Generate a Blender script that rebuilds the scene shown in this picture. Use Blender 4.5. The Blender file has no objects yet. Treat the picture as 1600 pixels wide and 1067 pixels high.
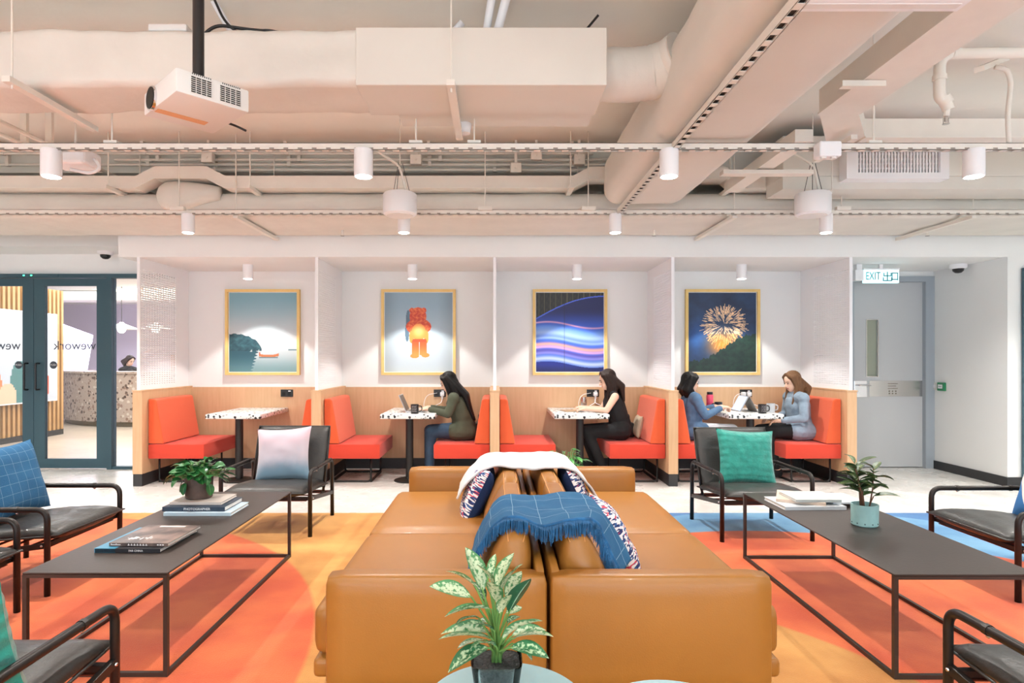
import bpy, bmesh, math, random
import numpy as np
from mathutils import Vector, Matrix, Quaternion, noise

SC = bpy.context.scene
COL = SC.collection
PI = math.pi
F_PX = 960.0          # focal length in pixels of a 1600 px wide frame
EYE = 1.35            # camera height
VX, VY = 773.0, 560.0 # vanishing point of the depth lines

# ------------------------------------------------------------------ camera
cam = bpy.data.cameras.new('camera')
cam.sensor_width = 36.0
cam.lens = F_PX / 1600 * 36
cam.shift_x = (800 - VX) / 1600
cam.shift_y = (VY - 533.5) / 1600
cam.clip_start = 0.05
camo = bpy.data.objects.new('camera', cam)
camo.location = (0, 0, EYE)
camo.rotation_euler = (PI / 2, 0, 0)
COL.objects.link(camo)
SC.camera = camo

# ------------------------------------------------------------------ world and light
SC.view_settings.view_transform = 'Standard'
SC.view_settings.look = 'None'
SC.view_settings.gamma = 1.0
SC.view_settings.use_curve_mapping = False
SC.view_settings.exposure = 0.70
world = bpy.data.worlds.new('sky_outside')
SC.world = world
world.use_nodes = True
world.node_tree.nodes['Background'].inputs[0].default_value = (0.78, 0.88, 1.0, 1)
world.node_tree.nodes['Background'].inputs[1].default_value = 0.6

def area_light(name, loc, rot, sx, sy, energy, color):
    l = bpy.data.lights.new(name, 'AREA')
    l.shape = 'RECTANGLE'; l.size = sx; l.size_y = sy
    l.energy = energy; l.color = color
    o = bpy.data.objects.new(name, l)
    o.location = loc; o.rotation_euler = rot
    COL.objects.link(o)
    return o
# daylight entering through the window wall behind the camera
area_light('window_daylight', (0, -4.9, 1.6), (PI / 2, 0, 0), 11.0, 2.3, 205, (0.78, 0.89, 1.0))
DOWN_W = 72      # lounge downlight
BOOTH_W = 54     # booth downlight

# ------------------------------------------------------------------ helpers
def C(r, g, b):
    f = lambda c: (c / 255 / 12.92) if c / 255 <= 0.04045 else ((c / 255 + 0.055) / 1.055) ** 2.4
    return (f(r), f(g), f(b))
def X(px, d): return (px - VX) * d / F_PX
def Z(py, d): return EYE - (py - VY) * d / F_PX

def mat(name, col, rough=0.6, metal=0.0, var=None, bump=None, emit=0.0, coat=0.0, sheen=0.0, spec=0.5, obj_space=True):
    m = bpy.data.materials.new(name); m.use_nodes = True
    nt = m.node_tree; N = nt.nodes; L = nt.links
    b = N['Principled BSDF']
    b.inputs['Base Color'].default_value = (*col, 1)
    b.inputs['Roughness'].default_value = rough
    b.inputs['Metallic'].default_value = metal
    b.inputs['Specular IOR Level'].default_value = spec
    if coat: b.inputs['Coat Weight'].default_value = coat
    if sheen:
        b.inputs['Sheen Weight'].default_value = sheen
        b.inputs['Sheen Roughness'].default_value = 0.5
    if emit:
        b.inputs['Emission Color'].default_value = (*col, 1)
        b.inputs['Emission Strength'].default_value = emit
    tc = None
    def coords():
        nonlocal tc
        if tc is None: tc = N.new('ShaderNodeTexCoord')
        return tc.outputs['Object']
    if var:                              # (scale, amount)
        n = N.new('ShaderNodeTexNoise'); n.inputs['Scale'].default_value = var[0]; n.inputs['Detail'].default_value = 6
        L.new(coords(), n.inputs['Vector'])
        r = N.new('ShaderNodeValToRGB')
        r.color_ramp.elements[0].position = 0.3; r.color_ramp.elements[1].position = 0.7
        r.color_ramp.elements[0].color = (*[c * (1 - var[1]) for c in col], 1)
        r.color_ramp.elements[1].color = (*[min(1, c * (1 + var[1])) for c in col], 1)
        L.new(n.outputs['Fac'], r.inputs['Fac']); L.new(r.outputs['Color'], b.inputs['Base Color'])
    if bump:                             # (scale, strength)
        n = N.new('ShaderNodeTexNoise'); n.inputs['Scale'].default_value = bump[0]; n.inputs['Detail'].default_value = 4
        L.new(coords(), n.inputs['Vector'])
        bp = N.new('ShaderNodeBump'); bp.inputs['Strength'].default_value = bump[1]; bp.inputs['Distance'].default_value = 0.01
        L.new(n.outputs['Fac'], bp.inputs['Height']); L.new(bp.outputs['Normal'], b.inputs['Normal'])
    return m

class NT:
    """small helper for writing node graphs"""
    def __init__(s, m):
        s.nt = m.node_tree; s.N = s.nt.nodes; s.L = s.nt.links; s.b = s.N['Principled BSDF']
    def put(s, i, v):
        if hasattr(v, 'links') or hasattr(v, 'is_linked'): s.L.new(v, i)
        else: i.default_value = v
    def math(s, op, a, b=0.0, clamp=False):
        n = s.N.new('ShaderNodeMath'); n.operation = op; n.use_clamp = clamp
        s.put(n.inputs[0], a); s.put(n.inputs[1], b); return n.outputs[0]
    def mix(s, f, a, b):
        n = s.N.new('ShaderNodeMix'); n.data_type = 'RGBA'
        s.put(n.inputs[0], f)
        for i, v in ((6, a), (7, b)):
            if isinstance(v, tuple): n.inputs[i].default_value = (*v[:3], 1)
            else: s.L.new(v, n.inputs[i])
        return n.outputs[2]
    def coord(s, which='Object'):
        return s.N.new('ShaderNodeTexCoord').outputs[which]
    def sep(s, v):
        n = s.N.new('ShaderNodeSeparateXYZ'); s.L.new(v, n.inputs[0]); return n.outputs
    def noise(s, v, scale, detail=4):
        n = s.N.new('ShaderNodeTexNoise'); n.inputs['Scale'].default_value = scale; n.inputs['Detail'].default_value = detail
        s.L.new(v, n.inputs['Vector']); return n.outputs['Fac']
    def voro(s, v, scale, out='Distance', rnd=1.0):
        n = s.N.new('ShaderNodeTexVoronoi'); n.inputs['Scale'].default_value = scale
        n.inputs['Randomness'].default_value = rnd
        s.L.new(v, n.inputs['Vector']); return n.outputs[out]
    def step(s, v, lo, hi):
        n = s.N.new('ShaderNodeMapRange'); n.interpolation_type = 'SMOOTHSTEP'
        n.inputs['From Min'].default_value = lo; n.inputs['From Max'].default_value = hi
        s.put(n.inputs['Value'], v); return n.outputs[0]
    def color(s, c): s.L.new(c, s.b.inputs['Base Color'])
    def bump(s, h, strength=0.3, dist=0.01):
        n = s.N.new('ShaderNodeBump'); n.inputs['Strength'].default_value = strength; n.inputs['Distance'].default_value = dist
        s.L.new(h, n.inputs['Height']); s.L.new(n.outputs[0], s.b.inputs['Normal'])

def link(o, parent=None):
    COL.objects.link(o)
    if parent is not None: o.parent = parent
    return o
def tag(o, label=None, cat=None, group=None, kind=None):
    if label: o['label'] = label
    if cat: o['category'] = cat
    if group: o['group'] = group
    if kind: o['kind'] = kind
    return o
def thing(name, label, cat, loc=(0, 0, 0), rz=0.0, group=None):
    o = bpy.data.objects.new(name, None); o.empty_display_size = 0.1
    o.location = loc; o.rotation_euler = (0, 0, rz)
    link(o); return tag(o, label, cat, group)
def struct(o): o['kind'] = 'structure'; return o

def fillet(pts, r, seg=5):
    pts = [Vector(p) for p in pts]; out = [pts[0]]
    for i in range(1, len(pts) - 1):
        p = pts[i]; a = (pts[i - 1] - p); b = (pts[i + 1] - p)
        rr = min(r, a.length * 0.49, b.length * 0.49)
        a = p + a.normalized() * rr; b = p + b.normalized() * rr
        for k in range(seg + 1):
            t = k / seg
            out.append(a * (1 - t) ** 2 + p * 2 * t * (1 - t) + b * t * t)
    out.append(pts[-1]); return out

class MB:
    def __init__(s): s.v = []; s.f = []; s.uv = None
    def add(s, vs, fs):
        o = len(s.v); s.v += [tuple(p) for p in vs]; s.f += [tuple(i + o for i in f) for f in fs]; return s
    def box(s, x0, x1, y0, y1, z0, z1):
        return s.add([(x0, y0, z0), (x1, y0, z0), (x1, y1, z0), (x0, y1, z0), (x0, y0, z1), (x1, y0, z1), (x1, y1, z1), (x0, y1, z1)],
                     [(0, 3, 2, 1), (4, 5, 6, 7), (0, 1, 5, 4), (1, 2, 6, 5), (2, 3, 7, 6), (3, 0, 4, 7)])
    def rbox(s, x0, x1, y0, y1, z0, z1, r=0.01, seg=2):
        bm = bmesh.new()
        bmesh.ops.create_cube(bm, size=1.0)
        for v in bm.verts:
            v.co = Vector(((x0 + x1) / 2 + v.co.x * (x1 - x0), (y0 + y1) / 2 + v.co.y * (y1 - y0), (z0 + z1) / 2 + v.co.z * (z1 - z0)))
        r = min(r, abs(x1 - x0) * .49, abs(y1 - y0) * .49, abs(z1 - z0) * .49)
        bmesh.ops.bevel(bm, geom=list(bm.edges), offset=r, segments=seg, profile=0.5, affect='EDGES')
        bm.verts.ensure_lookup_table(); bm.verts.index_update()
        s.add([v.co for v in bm.verts], [[v.index for v in f.verts] for f in bm.faces]); bm.free(); return s
    def puff(s, x0, x1, y0, y1, z0, z1, r, n=10, bulge=0.0, axis=2, crown=0.0):
        """rounded box with softly swollen faces; bulge swells the two faces on `axis`"""
        h = Vector(((x1 - x0) / 2, (y1 - y0) / 2, (z1 - z0) / 2)); c = Vector(((x0 + x1) / 2, (y0 + y1) / 2, (z0 + z1) / 2))
        bm = bmesh.new(); bmesh.ops.create_cube(bm, size=2.0)
        bmesh.ops.subdivide_edges(bm, edges=list(bm.edges), cuts=n, use_grid_fill=True)
        for v in bm.verts:
            q = [math.copysign(abs(t) ** 0.75, t) for t in v.co]
            p = Vector((q[0] * h.x, q[1] * h.y, q[2] * h.z))
            inn = Vector([max(-(h[i] - r), min(h[i] - r, p[i])) for i in range(3)])
            d = p - inn
            if d.length > 1e-7: p = inn + d.normalized() * r
            o = [i for i in range(3) if i != axis]
            w = (1 - (p[o[0]] / h[o[0]]) ** 2) * (1 - (p[o[1]] / h[o[1]]) ** 2)
            p[axis] += bulge * max(0, w) * (p[axis] / h[axis])
            for i in o:
                j = [k for k in o if k != i][0]
                p[i] += crown * (p[i] / h[i]) * (1 - (p[j] / h[j]) ** 2) * (1 - (p[axis] / (h[axis] + bulge)) ** 2)
            v.co = c + p
        bm.verts.index_update()
        s.add([v.co for v in bm.verts], [[v.index for v in f.verts] for f in bm.faces]); bm.free(); return s
    def tube(s, path, r, n=8, closed=False, cap=True):
        P = [Vector(p) for p in path]; m = len(P)
        rad = r if hasattr(r, '__len__') else [r] * m
        T = []
        for i in range(m):
            a = P[i - 1] if (i > 0 or closed) else P[i]; b = P[(i + 1) % m] if (i < m - 1 or closed) else P[i]
            t = (b - a); T.append(t.normalized() if t.length > 1e-9 else Vector((0, 0, 1)))
        up = Vector((0, 0, 1)) if abs(T[0].z) < 0.9 else Vector((1, 0, 0))
        nrm = T[0].cross(up).normalized(); vs = []
        for i in range(m):
            nrm = (nrm - T[i] * nrm.dot(T[i]));
            nrm = nrm.normalized() if nrm.length > 1e-9 else T[i].orthogonal().normalized()
            bi = T[i].cross(nrm)
            for k in range(n):
                a = 2 * PI * k / n
                vs.append(P[i] + (nrm * math.cos(a) + bi * math.sin(a)) * rad[i])
        fs = []
        for i in range(m if closed else m - 1):
            j = (i + 1) % m
            for k in range(n):
                l = (k + 1) % n
                fs.append((i * n + k, i * n + l, j * n + l, j * n + k))
        if cap and not closed:
            fs.append(tuple(range(n))[::-1]); fs.append(tuple((m - 1) * n + k for k in range(n)))
        return s.add(vs, fs)
    def bar(s, a, b, w, h=None):
        """square bar from a to b"""
        h = h or w; a = Vector(a); b = Vector(b); t = (b - a).normalized()
        up = Vector((0, 0, 1)) if abs(t.z) < 0.95 else Vector((0, 1, 0))
        sx = t.cross(up).normalized() * w / 2; sy = sx.cross(t).normalized() * h / 2
        vs = [a - sx - sy, a + sx - sy, a + sx + sy, a - sx + sy, b - sx - sy, b + sx - sy, b + sx + sy, b - sx + sy]
        return s.add(vs, [(0, 1, 2, 3), (7, 6, 5, 4), (0, 4, 5, 1), (1, 5, 6, 2), (2, 6, 7, 3), (3, 7, 4, 0)])
    def lathe(s, prof, c=(0, 0, 0), n=24, sx=1.0, sy=1.0):
        """profile [(r, z)...] turned about the vertical through c; ends at r = 0 close it"""
        vs = []; fs = []; m = len(prof)
        for (r, z) in prof:
            for k in range(n):
                a = 2 * PI * k / n
                vs.append((c[0] + r * sx * math.cos(a), c[1] + r * sy * math.sin(a), c[2] + z))
        for i in range(m - 1):
            for k in range(n):
                l = (k + 1) % n
                fs.append((i * n + k, i * n + l, (i + 1) * n + l, (i + 1) * n + k))
        fs.append(tuple(range(n))[::-1]); fs.append(tuple((m - 1) * n + k for k in range(n)))
        return s.add(vs, fs)
    def prism(s, poly, y0, y1, axes='xz'):
        """polygon in two axes extruded along the third"""
        n = len(poly)
        def P(a, b, t):
            return {'xz': (a, t, b), 'yz': (t, a, b), 'xy': (a, b, t)}[axes]
        vs = [P(a, b, y0) for a, b in poly] + [P(a, b, y1) for a, b in poly]
        fs = [tuple(range(n)), tuple(range(2 * n - 1, n - 1, -1))]
        for i in range(n): fs.append((i, i + n, (i + 1) % n + n, (i + 1) % n))
        return s.add(vs, fs)
    def ellipsoid(s, c, r, n=16, m=10, rot=None):
        vs = []; fs = []
        for i in range(m + 1):
            t = PI * i / m
            for k in range(n):
                a = 2 * PI * k / n
                p = Vector((r[0] * math.sin(t) * math.cos(a), r[1] * math.sin(t) * math.sin(a), r[2] * math.cos(t)))
                if rot: p = rot @ p
                vs.append(Vector(c) + p)
        for i in range(m):
            for k in range(n):
                l = (k + 1) % n
                fs.append((i * n + k, (i + 1) * n + k, (i + 1) * n + l, i * n + l))
        return s.add(vs, fs)
    def xform(s, M):
        s.v = [tuple(M @ Vector(p)) for p in s.v]; return s
    def mesh(s, name, m=None, smooth=None, uv=None):
        me = bpy.data.meshes.new(name)
        me.from_pydata(s.v, [], s.f); me.update()
        bm = bmesh.new(); bm.from_mesh(me)
        bmesh.ops.remove_doubles(bm, verts=bm.verts, dist=1e-6)
        bmesh.ops.recalc_face_normals(bm, faces=bm.faces)
        bm.to_mesh(me); bm.free()
        if m: me.materials.append(m)
        if smooth:
            me.polygons.foreach_set('use_smooth', [True] * len(me.polygons))
            if smooth is not True: me.set_sharp_from_angle(angle=math.radians(smooth))
        return me
    def build(s, name, m, parent=None, smooth=None, loc=None, label=None):
        o = bpy.data.objects.new(name, s.mesh(name, m, smooth))
        if loc: o.location = loc
        link(o, parent)
        if label: o['label'] = label
        return o

def surf(name, fn, nu, nv, m, parent=None, thick=0.0, smooth=True, uvs=(1, 1), wrap=False):
    """grid surface fn(u, v) -> point with a UV map; optional thickness"""
    vs = [fn(i / nu, j / nv) for j in range(nv + 1) for i in range(nu + 1)]
    fs = [(j * (nu + 1) + i, j * (nu + 1) + i + 1, (j + 1) * (nu + 1) + i + 1, (j + 1) * (nu + 1) + i) for j in range(nv) for i in range(nu)]
    me = bpy.data.meshes.new(name); me.from_pydata([tuple(v) for v in vs], [], fs); me.update()
    ul = me.uv_layers.new(name='UVMap')
    for p in me.polygons:
        for li in p.loop_indices:
            vi = me.loops[li].vertex_index
            ul.data[li].uv = ((vi % (nu + 1)) / nu * uvs[0], (vi // (nu + 1)) / nv * uvs[1])
    me.materials.append(m)
    if smooth: me.polygons.foreach_set('use_smooth', [True] * len(me.polygons))
    o = bpy.data.objects.new(name, me); link(o, parent)
    if thick:
        md = o.modifiers.new('thickness', 'SOLIDIFY'); md.thickness = thick; md.offset = -1
    return o

def text(body, size, m, parent, loc, rot, name='lettering', extrude=0.0006, sx=1.0, align='CENTER'):
    cu = bpy.data.curves.new('tmp_text', 'FONT'); cu.body = body; cu.size = size; cu.extrude = extrude
    cu.align_x = align; cu.align_y = 'CENTER'; cu.resolution_u = 3
    t = bpy.data.objects.new('tmp_text', cu); COL.objects.link(t)
    dg = bpy.context.evaluated_depsgraph_get(); dg.update()
    me = bpy.data.meshes.new_from_object(t.evaluated_get(dg))
    bpy.data.objects.remove(t)
    me.materials.clear(); me.materials.append(m); me.name = name
    o = bpy.data.objects.new(name, me); o.location = loc; o.rotation_euler = rot; o.scale = (sx, 1, 1)
    return link(o, parent)

def copy_tree(o, parent=None):
    c = o.copy(); link(c)
    c.parent = parent
    for ch in list(o.children): copy_tree(ch, c)
    return c

def print_panel(name, img, w, h, m, parent, loc):
    """flat colour print: a fine grid facing -Y carrying one colour per cell; img is HxWx3 sRGB 0..1, row 0 on top"""
    H, W, _ = img.shape
    xs = np.linspace(-w / 2, w / 2, W + 1); zs = np.linspace(h / 2, -h / 2, H + 1)
    gx, gz = np.meshgrid(xs, zs)
    v = np.stack([gx.ravel(), np.zeros(gx.size), gz.ravel()], 1)
    i, j = np.meshgrid(np.arange(W), np.arange(H)); a = (j * (W + 1) + i).ravel()
    f = np.stack([a, a + W + 1, a + W + 2, a + 1], 1)
    me = bpy.data.meshes.new(name)
    me.vertices.add(len(v)); me.vertices.foreach_set('co', v.ravel())
    me.loops.add(f.size); me.loops.foreach_set('vertex_index', f.ravel().astype(np.int32))
    me.polygons.add(len(f)); me.polygons.foreach_set('loop_start', np.arange(0, f.size, 4, dtype=np.int32))
    me.update(calc_edges=True); me.validate()
    lin = np.where(img <= 0.04045, img / 12.92, ((np.clip(img, 0, 1) + 0.055) / 1.055) ** 2.4)
    colr = np.ones((len(f), 4, 4), np.float32); colr[:, :, :3] = lin.reshape(-1, 1, 3)
    at = me.color_attributes.new('Col', 'FLOAT_COLOR', 'CORNER'); at.data.foreach_set('color', colr.ravel())
    me.materials.append(m)
    o = bpy.data.objects.new(name, me); o.location = loc
    return link(o, parent)

def blob(name, caps, voxel, m, parent, smooth=6, factor=0.5):
    """one continuous skin grown around tapered capsules (p0, p1, r0, r1) and ellipsoids (c, (rx, ry, rz))"""
    mb = MB()
    for c in caps:
        if len(c) == 2 or (len(c) == 3 and not isinstance(c[2], (int, float))):
            mb.ellipsoid(c[0], c[1], 14, 10, c[2] if len(c) == 3 else None); continue
        a, b, r0, r1 = Vector(c[0]), Vector(c[1]), c[2], c[3]
        d = (b - a); d = d.normalized() if d.length > 1e-6 else Vector((0, 0, 1))
        path = []; rad = []
        for t in (0.02, 0.3, 0.6, 0.85): path.append(a - d * r0 * math.sqrt(1 - t * t)); rad.append(r0 * t)
        path.append(a); rad.append(r0); path.append(b); rad.append(r1)
        for t in (0.85, 0.6, 0.3, 0.02): path.append(b + d * r1 * math.sqrt(1 - t * t)); rad.append(r1 * t)
        mb.tube(path, rad, 12)
    me = bpy.data.meshes.new('tmp'); me.from_pydata(mb.v, [], mb.f); me.update()
    t = bpy.data.objects.new('tmp', me); COL.objects.link(t)
    r = t.modifiers.new('r', 'REMESH'); r.mode = 'VOXEL'; r.voxel_size = voxel
    s = t.modifiers.new('s', 'SMOOTH'); s.iterations = smooth; s.factor = factor
    dg = bpy.context.evaluated_depsgraph_get(); dg.update()
    out = bpy.data.meshes.new_from_object(t.evaluated_get(dg)); out.name = name
    bpy.data.objects.remove(t); bpy.data.meshes.remove(me)
    out.materials.clear(); out.materials.append(m)
    out.polygons.foreach_set('use_smooth', [True] * len(out.polygons))
    return link(bpy.data.objects.new(name, out), parent)

# ------------------------------------------------------------------ materials
M = {}
M['wall'] = mat('wall_paint', C(234, 235, 234), 0.7, var=(1.2, 0.02))
M['ceil'] = mat('ceiling_paint', C(232, 228, 218), 0.8, var=(1.5, 0.04), bump=(9, 0.25))
M['slab'] = mat('slab_paint', C(238, 235, 226), 0.85, var=(0.9, 0.06), bump=(7, 0.4))
M['duct'] = mat('duct_wrap_paint', C(217, 213, 204), 0.6, var=(3, 0.05), bump=(10, 0.5))
M['ductm'] = mat('duct_paint', C(217, 213, 204), 0.55, var=(2, 0.04), bump=(4, 0.12))
M['pipe'] = mat('pipe_paint', C(228, 223, 213), 0.5, var=(6, 0.03))
M['white'] = mat('white_enamel', C(236, 236, 238), 0.4)
M['offwhite'] = mat('offwhite_plastic', C(225, 222, 218), 0.45)
M['screen'] = mat('white_powdercoat', C(240, 240, 243), 0.5)
M['black'] = mat('black_metal', C(38, 36, 35), 0.45, 0.3)
M['dark'] = mat('dark_void', C(20, 20, 20), 0.8)
M['blackplastic'] = mat('black_plastic', C(24, 24, 25), 0.35)
M['base'] = mat('black_baseboard', C(46, 46, 48), 0.5)
M['steel'] = mat('brushed_steel', C(200, 198, 195), 0.25, 1.0, bump=(80, 0.05))
M['chrome'] = mat('chrome', C(225, 225, 228), 0.12, 1.0)
M['frame'] = mat('teal_steel_frame', C(58, 88, 100), 0.4, 0.1)
M['doorgrey'] = mat('grey_door_paint', C(188, 190, 192), 0.5)
M['doorframe'] = mat('grey_frame_paint', C(160, 168, 176), 0.5)
M['bronze'] = mat('bronze_tabletop', C(64, 54, 48), 0.42, 0.3, var=(5, 0.08), bump=(60, 0.05))
M['chairmetal'] = mat('chair_frame_metal', C(46, 42, 40), 0.4, 0.5)
M['leatherblack'] = mat('black_leather', C(50, 49, 47), 0.42, var=(5, 0.2), bump=(45, 0.25), coat=0.1)
M['tan'] = mat('tan_leather', C(156, 103, 40), 0.42, var=(3.5, 0.05), bump=(160, 0.05), coat=0.06)
M['tanstitch'] = mat('tan_stitching', C(222, 160, 96), 0.7)
M['seat'] = mat('red_orange_fabric', C(210, 62, 40), 0.85, bump=(220, 0.2), sheen=0.2)
M['seatback'] = mat('orange_fabric', C(222, 90, 46), 0.85, bump=(220, 0.2), sheen=0.2)
M['skin'] = mat('skin', C(232, 190, 165), 0.55)
M['white_fabric'] = mat('white_knit', C(214, 213, 214), 0.9, bump=(160, 0.5), sheen=0.3)
M['paper'] = mat('paper', C(236, 234, 228), 0.8)
M['bulb'] = mat('lamp_diffuser', (1.0, 0.96, 0.9), 0.5, emit=9.0)
M['soil'] = mat('soil', C(52, 42, 34), 0.95, bump=(60, 1.0))
M['blueglass'] = mat('pale_blue_tabletop', C(150, 184, 190), 0.3, coat=0.3)
M['stem'] = mat('green_stem', C(96, 140, 70), 0.6)
M['brownstem'] = mat('brown_stem', C(104, 70, 50), 0.7)

# wood veneer
m = M['wood'] = mat('pale_oak_veneer', C(222, 184, 148), 0.5)
k = NT(m); co = k.coord(); mp = k.N.new('ShaderNodeMapping'); mp.inputs['Scale'].default_value = (7, 7, 0.7); k.L.new(co, mp.inputs[0])
k.color(k.mix(k.noise(mp.outputs[0], 5, 8), C(198, 156, 116), C(218, 180, 142)))
m = M['framewood'] = mat('yellow_oak_frame', C(232, 196, 118), 0.5)
k = NT(m); co = k.coord(); k.color(k.mix(k.noise(co, 14, 5), C(224, 186, 104), C(240, 208, 138)))
m = M['slat'] = mat('slat_oak', C(196, 154, 100), 0.5)
k = NT(m); k.color(k.mix(k.noise(k.coord(), 6, 6), C(180, 136, 84), C(206, 166, 112)))

# polished concrete
m = M['concrete'] = mat('polished_concrete', C(214, 212, 206), 0.28)
k = NT(m); co = k.coord()
n1 = k.noise(co, 0.9, 8); n2 = k.noise(co, 4.5, 6)
k.color(k.mix(k.step(n2, 0.35, 0.75), k.mix(k.step(n1, 0.35, 0.65), C(218, 216, 211), C(238, 236, 232)), C(206, 203, 197)))
k.put(k.b.inputs['Roughness'], k.math('MULTIPLY_ADD', n2, 0.3)); k.N[-1].inputs[2].default_value = 0.14
m = M['lobbyfloor'] = mat('lobby_concrete', C(190, 176, 160), 0.3, var=(1.4, 0.08))

# terrazzo
def terrazzo(name, ground, chips, scale, thr):
    m = mat(name, ground, 0.3); k = NT(m); co = k.coord()
    wob = k.N.new('ShaderNodeVectorMath'); wob.operation = 'ADD'
    nz = k.N.new('ShaderNodeTexNoise'); nz.inputs['Scale'].default_value = scale * 1.5; k.L.new(co, nz.inputs['Vector'])
    sc = k.N.new('ShaderNodeVectorMath'); sc.operation = 'SCALE'; sc.inputs['Scale'].default_value = 0.5 / scale
    k.L.new(nz.outputs['Color'], sc.inputs[0]); k.L.new(co, wob.inputs[0]); k.L.new(sc.outputs[0], wob.inputs[1])
    v = wob.outputs[0]
    d = k.voro(v, scale); rc = k.voro(v, scale, 'Color')
    rs = k.sep(rc)
    ramp = k.N.new('ShaderNodeValToRGB'); ramp.color_ramp.interpolation = 'CONSTANT'
    els = ramp.color_ramp.elements
    els[0].position = 0; els[0].color = (*chips[0], 1); els[1].position = 1 / len(chips); els[1].color = (*chips[1], 1)
    for i in range(2, len(chips)):
        e = els.new(i / len(chips)); e.color = (*chips[i], 1)
    k.L.new(rs[0], ramp.inputs['Fac'])
    lim = k.math('MULTIPLY', rs[1], thr)
    k.color(k.mix(k.math('LESS_THAN', d, lim), ground, ramp.outputs['Color']))
    return m
M['terrazzo'] = terrazzo('white_terrazzo', C(226, 226, 224), [C(30, 32, 36), C(60, 66, 70), C(24, 26, 28), C(168, 172, 172)], 34, 0.58)
M['deskterrazzo'] = terrazzo('brown_terrazzo', C(176, 158, 144), [C(70, 52, 44), C(206, 194, 180), C(96, 74, 62), C(140, 112, 96)], 19, 0.62)

# window / door glass
def glass(name, tint, refl, rough=0.02):
    m = bpy.data.materials.new(name); m.use_nodes = True; nt = m.node_tree; N = nt.nodes; L = nt.links
    N.remove(N['Principled BSDF']); out = N['Material Output']
    tr = N.new('ShaderNodeBsdfTransparent'); tr.inputs[0].default_value = (*tint, 1)
    gl = N.new('ShaderNodeBsdfGlossy'); gl.inputs['Roughness'].default_value = rough
    lw = N.new('ShaderNodeFresnel'); lw.inputs[0].default_value = refl
    mx = N.new('ShaderNodeMixShader'); L.new(lw.outputs[0], mx.inputs[0]); L.new(tr.outputs[0], mx.inputs[1]); L.new(gl.outputs[0], mx.inputs[2])
    L.new(mx.outputs[0], out.inputs[0]); return m
M['glass'] = glass('door_glass', (0.93, 0.96, 0.97), 1.45)
M['vaseglass'] = glass('clear_vase_glass', (0.90, 0.95, 0.96), 1.5)

# rug: organic discs of dyed pile
m = M['rug'] = mat('dyed_rug_pile', C(230, 160, 70), 0.95, sheen=0.25)
k = NT(m); co = k.coord(); s3 = k.sep(co)
nf = k.step(k.noise(co, 2.6, 8), .3, .7); nfine = k.noise(co, 160, 2)
def disc(cx, cy, r, soft=0.012):
    dx = k.math('SUBTRACT', s3[0], cx); dy = k.math('SUBTRACT', s3[1], cy)
    d = k.math('SQRT', k.math('ADD', k.math('MULTIPLY', dx, dx), k.math('MULTIPLY', dy, dy)))
    n = k.N.new('ShaderNodeMapRange'); n.inputs['From Min'].default_value = r - soft; n.inputs['From Max'].default_value = r + soft
    n.inputs['To Min'].default_value = 1; n.inputs['To Max'].default_value = 0
    k.L.new(d, n.inputs['Value']); return n.outputs[0]
yel = k.mix(nf, C(188, 122, 42), C(216, 156, 78)); ora = k.mix(nf, C(204, 76, 24), C(228, 110, 48))
lbl = k.mix(nf, C(66, 124, 168), C(104, 156, 190)); dbl = k.mix(nf, C(34, 92, 150), C(52, 114, 168))
c0 = k.mix(k.step(s3[0], 0.49, 0.51), yel, dbl)
c0 = k.mix(disc(2.45, 3.55, 1.9), c0, lbl)
c0 = k.mix(disc(1.94, 2.75, 2.02), c0, ora)
c0 = k.mix(disc(0.1, 1.9, 1.775), c0, yel)
c0 = k.mix(disc(-3.6, 2.4, 2.78), c0, ora)
k.color(c0); k.bump(nfine, 0.6, 0.004)

# woven blue with a thin pale windowpane check (UV in checks)
def plaid(name, a, b, line, lw=0.035):
    m = mat(name, a, 0.95); k = NT(m); uv = k.coord('UV'); s = k.sep(uv)
    fu = k.math('LESS_THAN', k.math('FRACT', s[0]), lw); fv = k.math('LESS_THAN', k.math('FRACT', s[1]), lw)
    f = k.math('MULTIPLY', k.math('MAXIMUM', fu, fv), 0.75)
    k.color(k.mix(f, k.mix(k.noise(k.coord(), 9, 5), a, b), line)); k.bump(k.noise(k.coord(), 260, 2), 0.6, 0.004)
    return m
M['plaid'] = plaid('blue_check_weave', C(34, 88, 130), C(48, 108, 150), C(150, 182, 202), .022)
M['fringe'] = mat('blue_fringe_yarn', C(38, 96, 142), 0.9, var=(30, 0.35))

# patterned kilim cushion
m = M['kilim'] = mat('kilim_print', C(230, 226, 222), 0.9)
k = NT(m); uv = k.coord('UV'); wv = k.N.new('ShaderNodeMapping'); wv.inputs['Scale'].default_value = (1, 2.2, 1); k.L.new(uv, wv.inputs[0])
vd = k.voro(wv.outputs[0], 22, 'Color'); rs = k.sep(vd)
rp = k.N.new('ShaderNodeValToRGB'); rp.color_ramp.interpolation = 'CONSTANT'; e = rp.color_ramp.elements
e[0].color = (*C(38, 52, 104), 1); e[1].position = 0.3; e[1].color = (*C(236, 234, 236), 1)
for p, c in ((0.62, C(206, 70, 92)), (0.74, C(232, 228, 230)), (0.86, C(52, 92, 150))):
    q = e.new(p); q.color = (*c, 1)
k.L.new(rs[0], rp.inputs[0]); k.color(rp.outputs[0])
M['navy'] = mat('navy_cotton', C(32, 62, 116), 0.9, bump=(150, 0.4))

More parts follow.
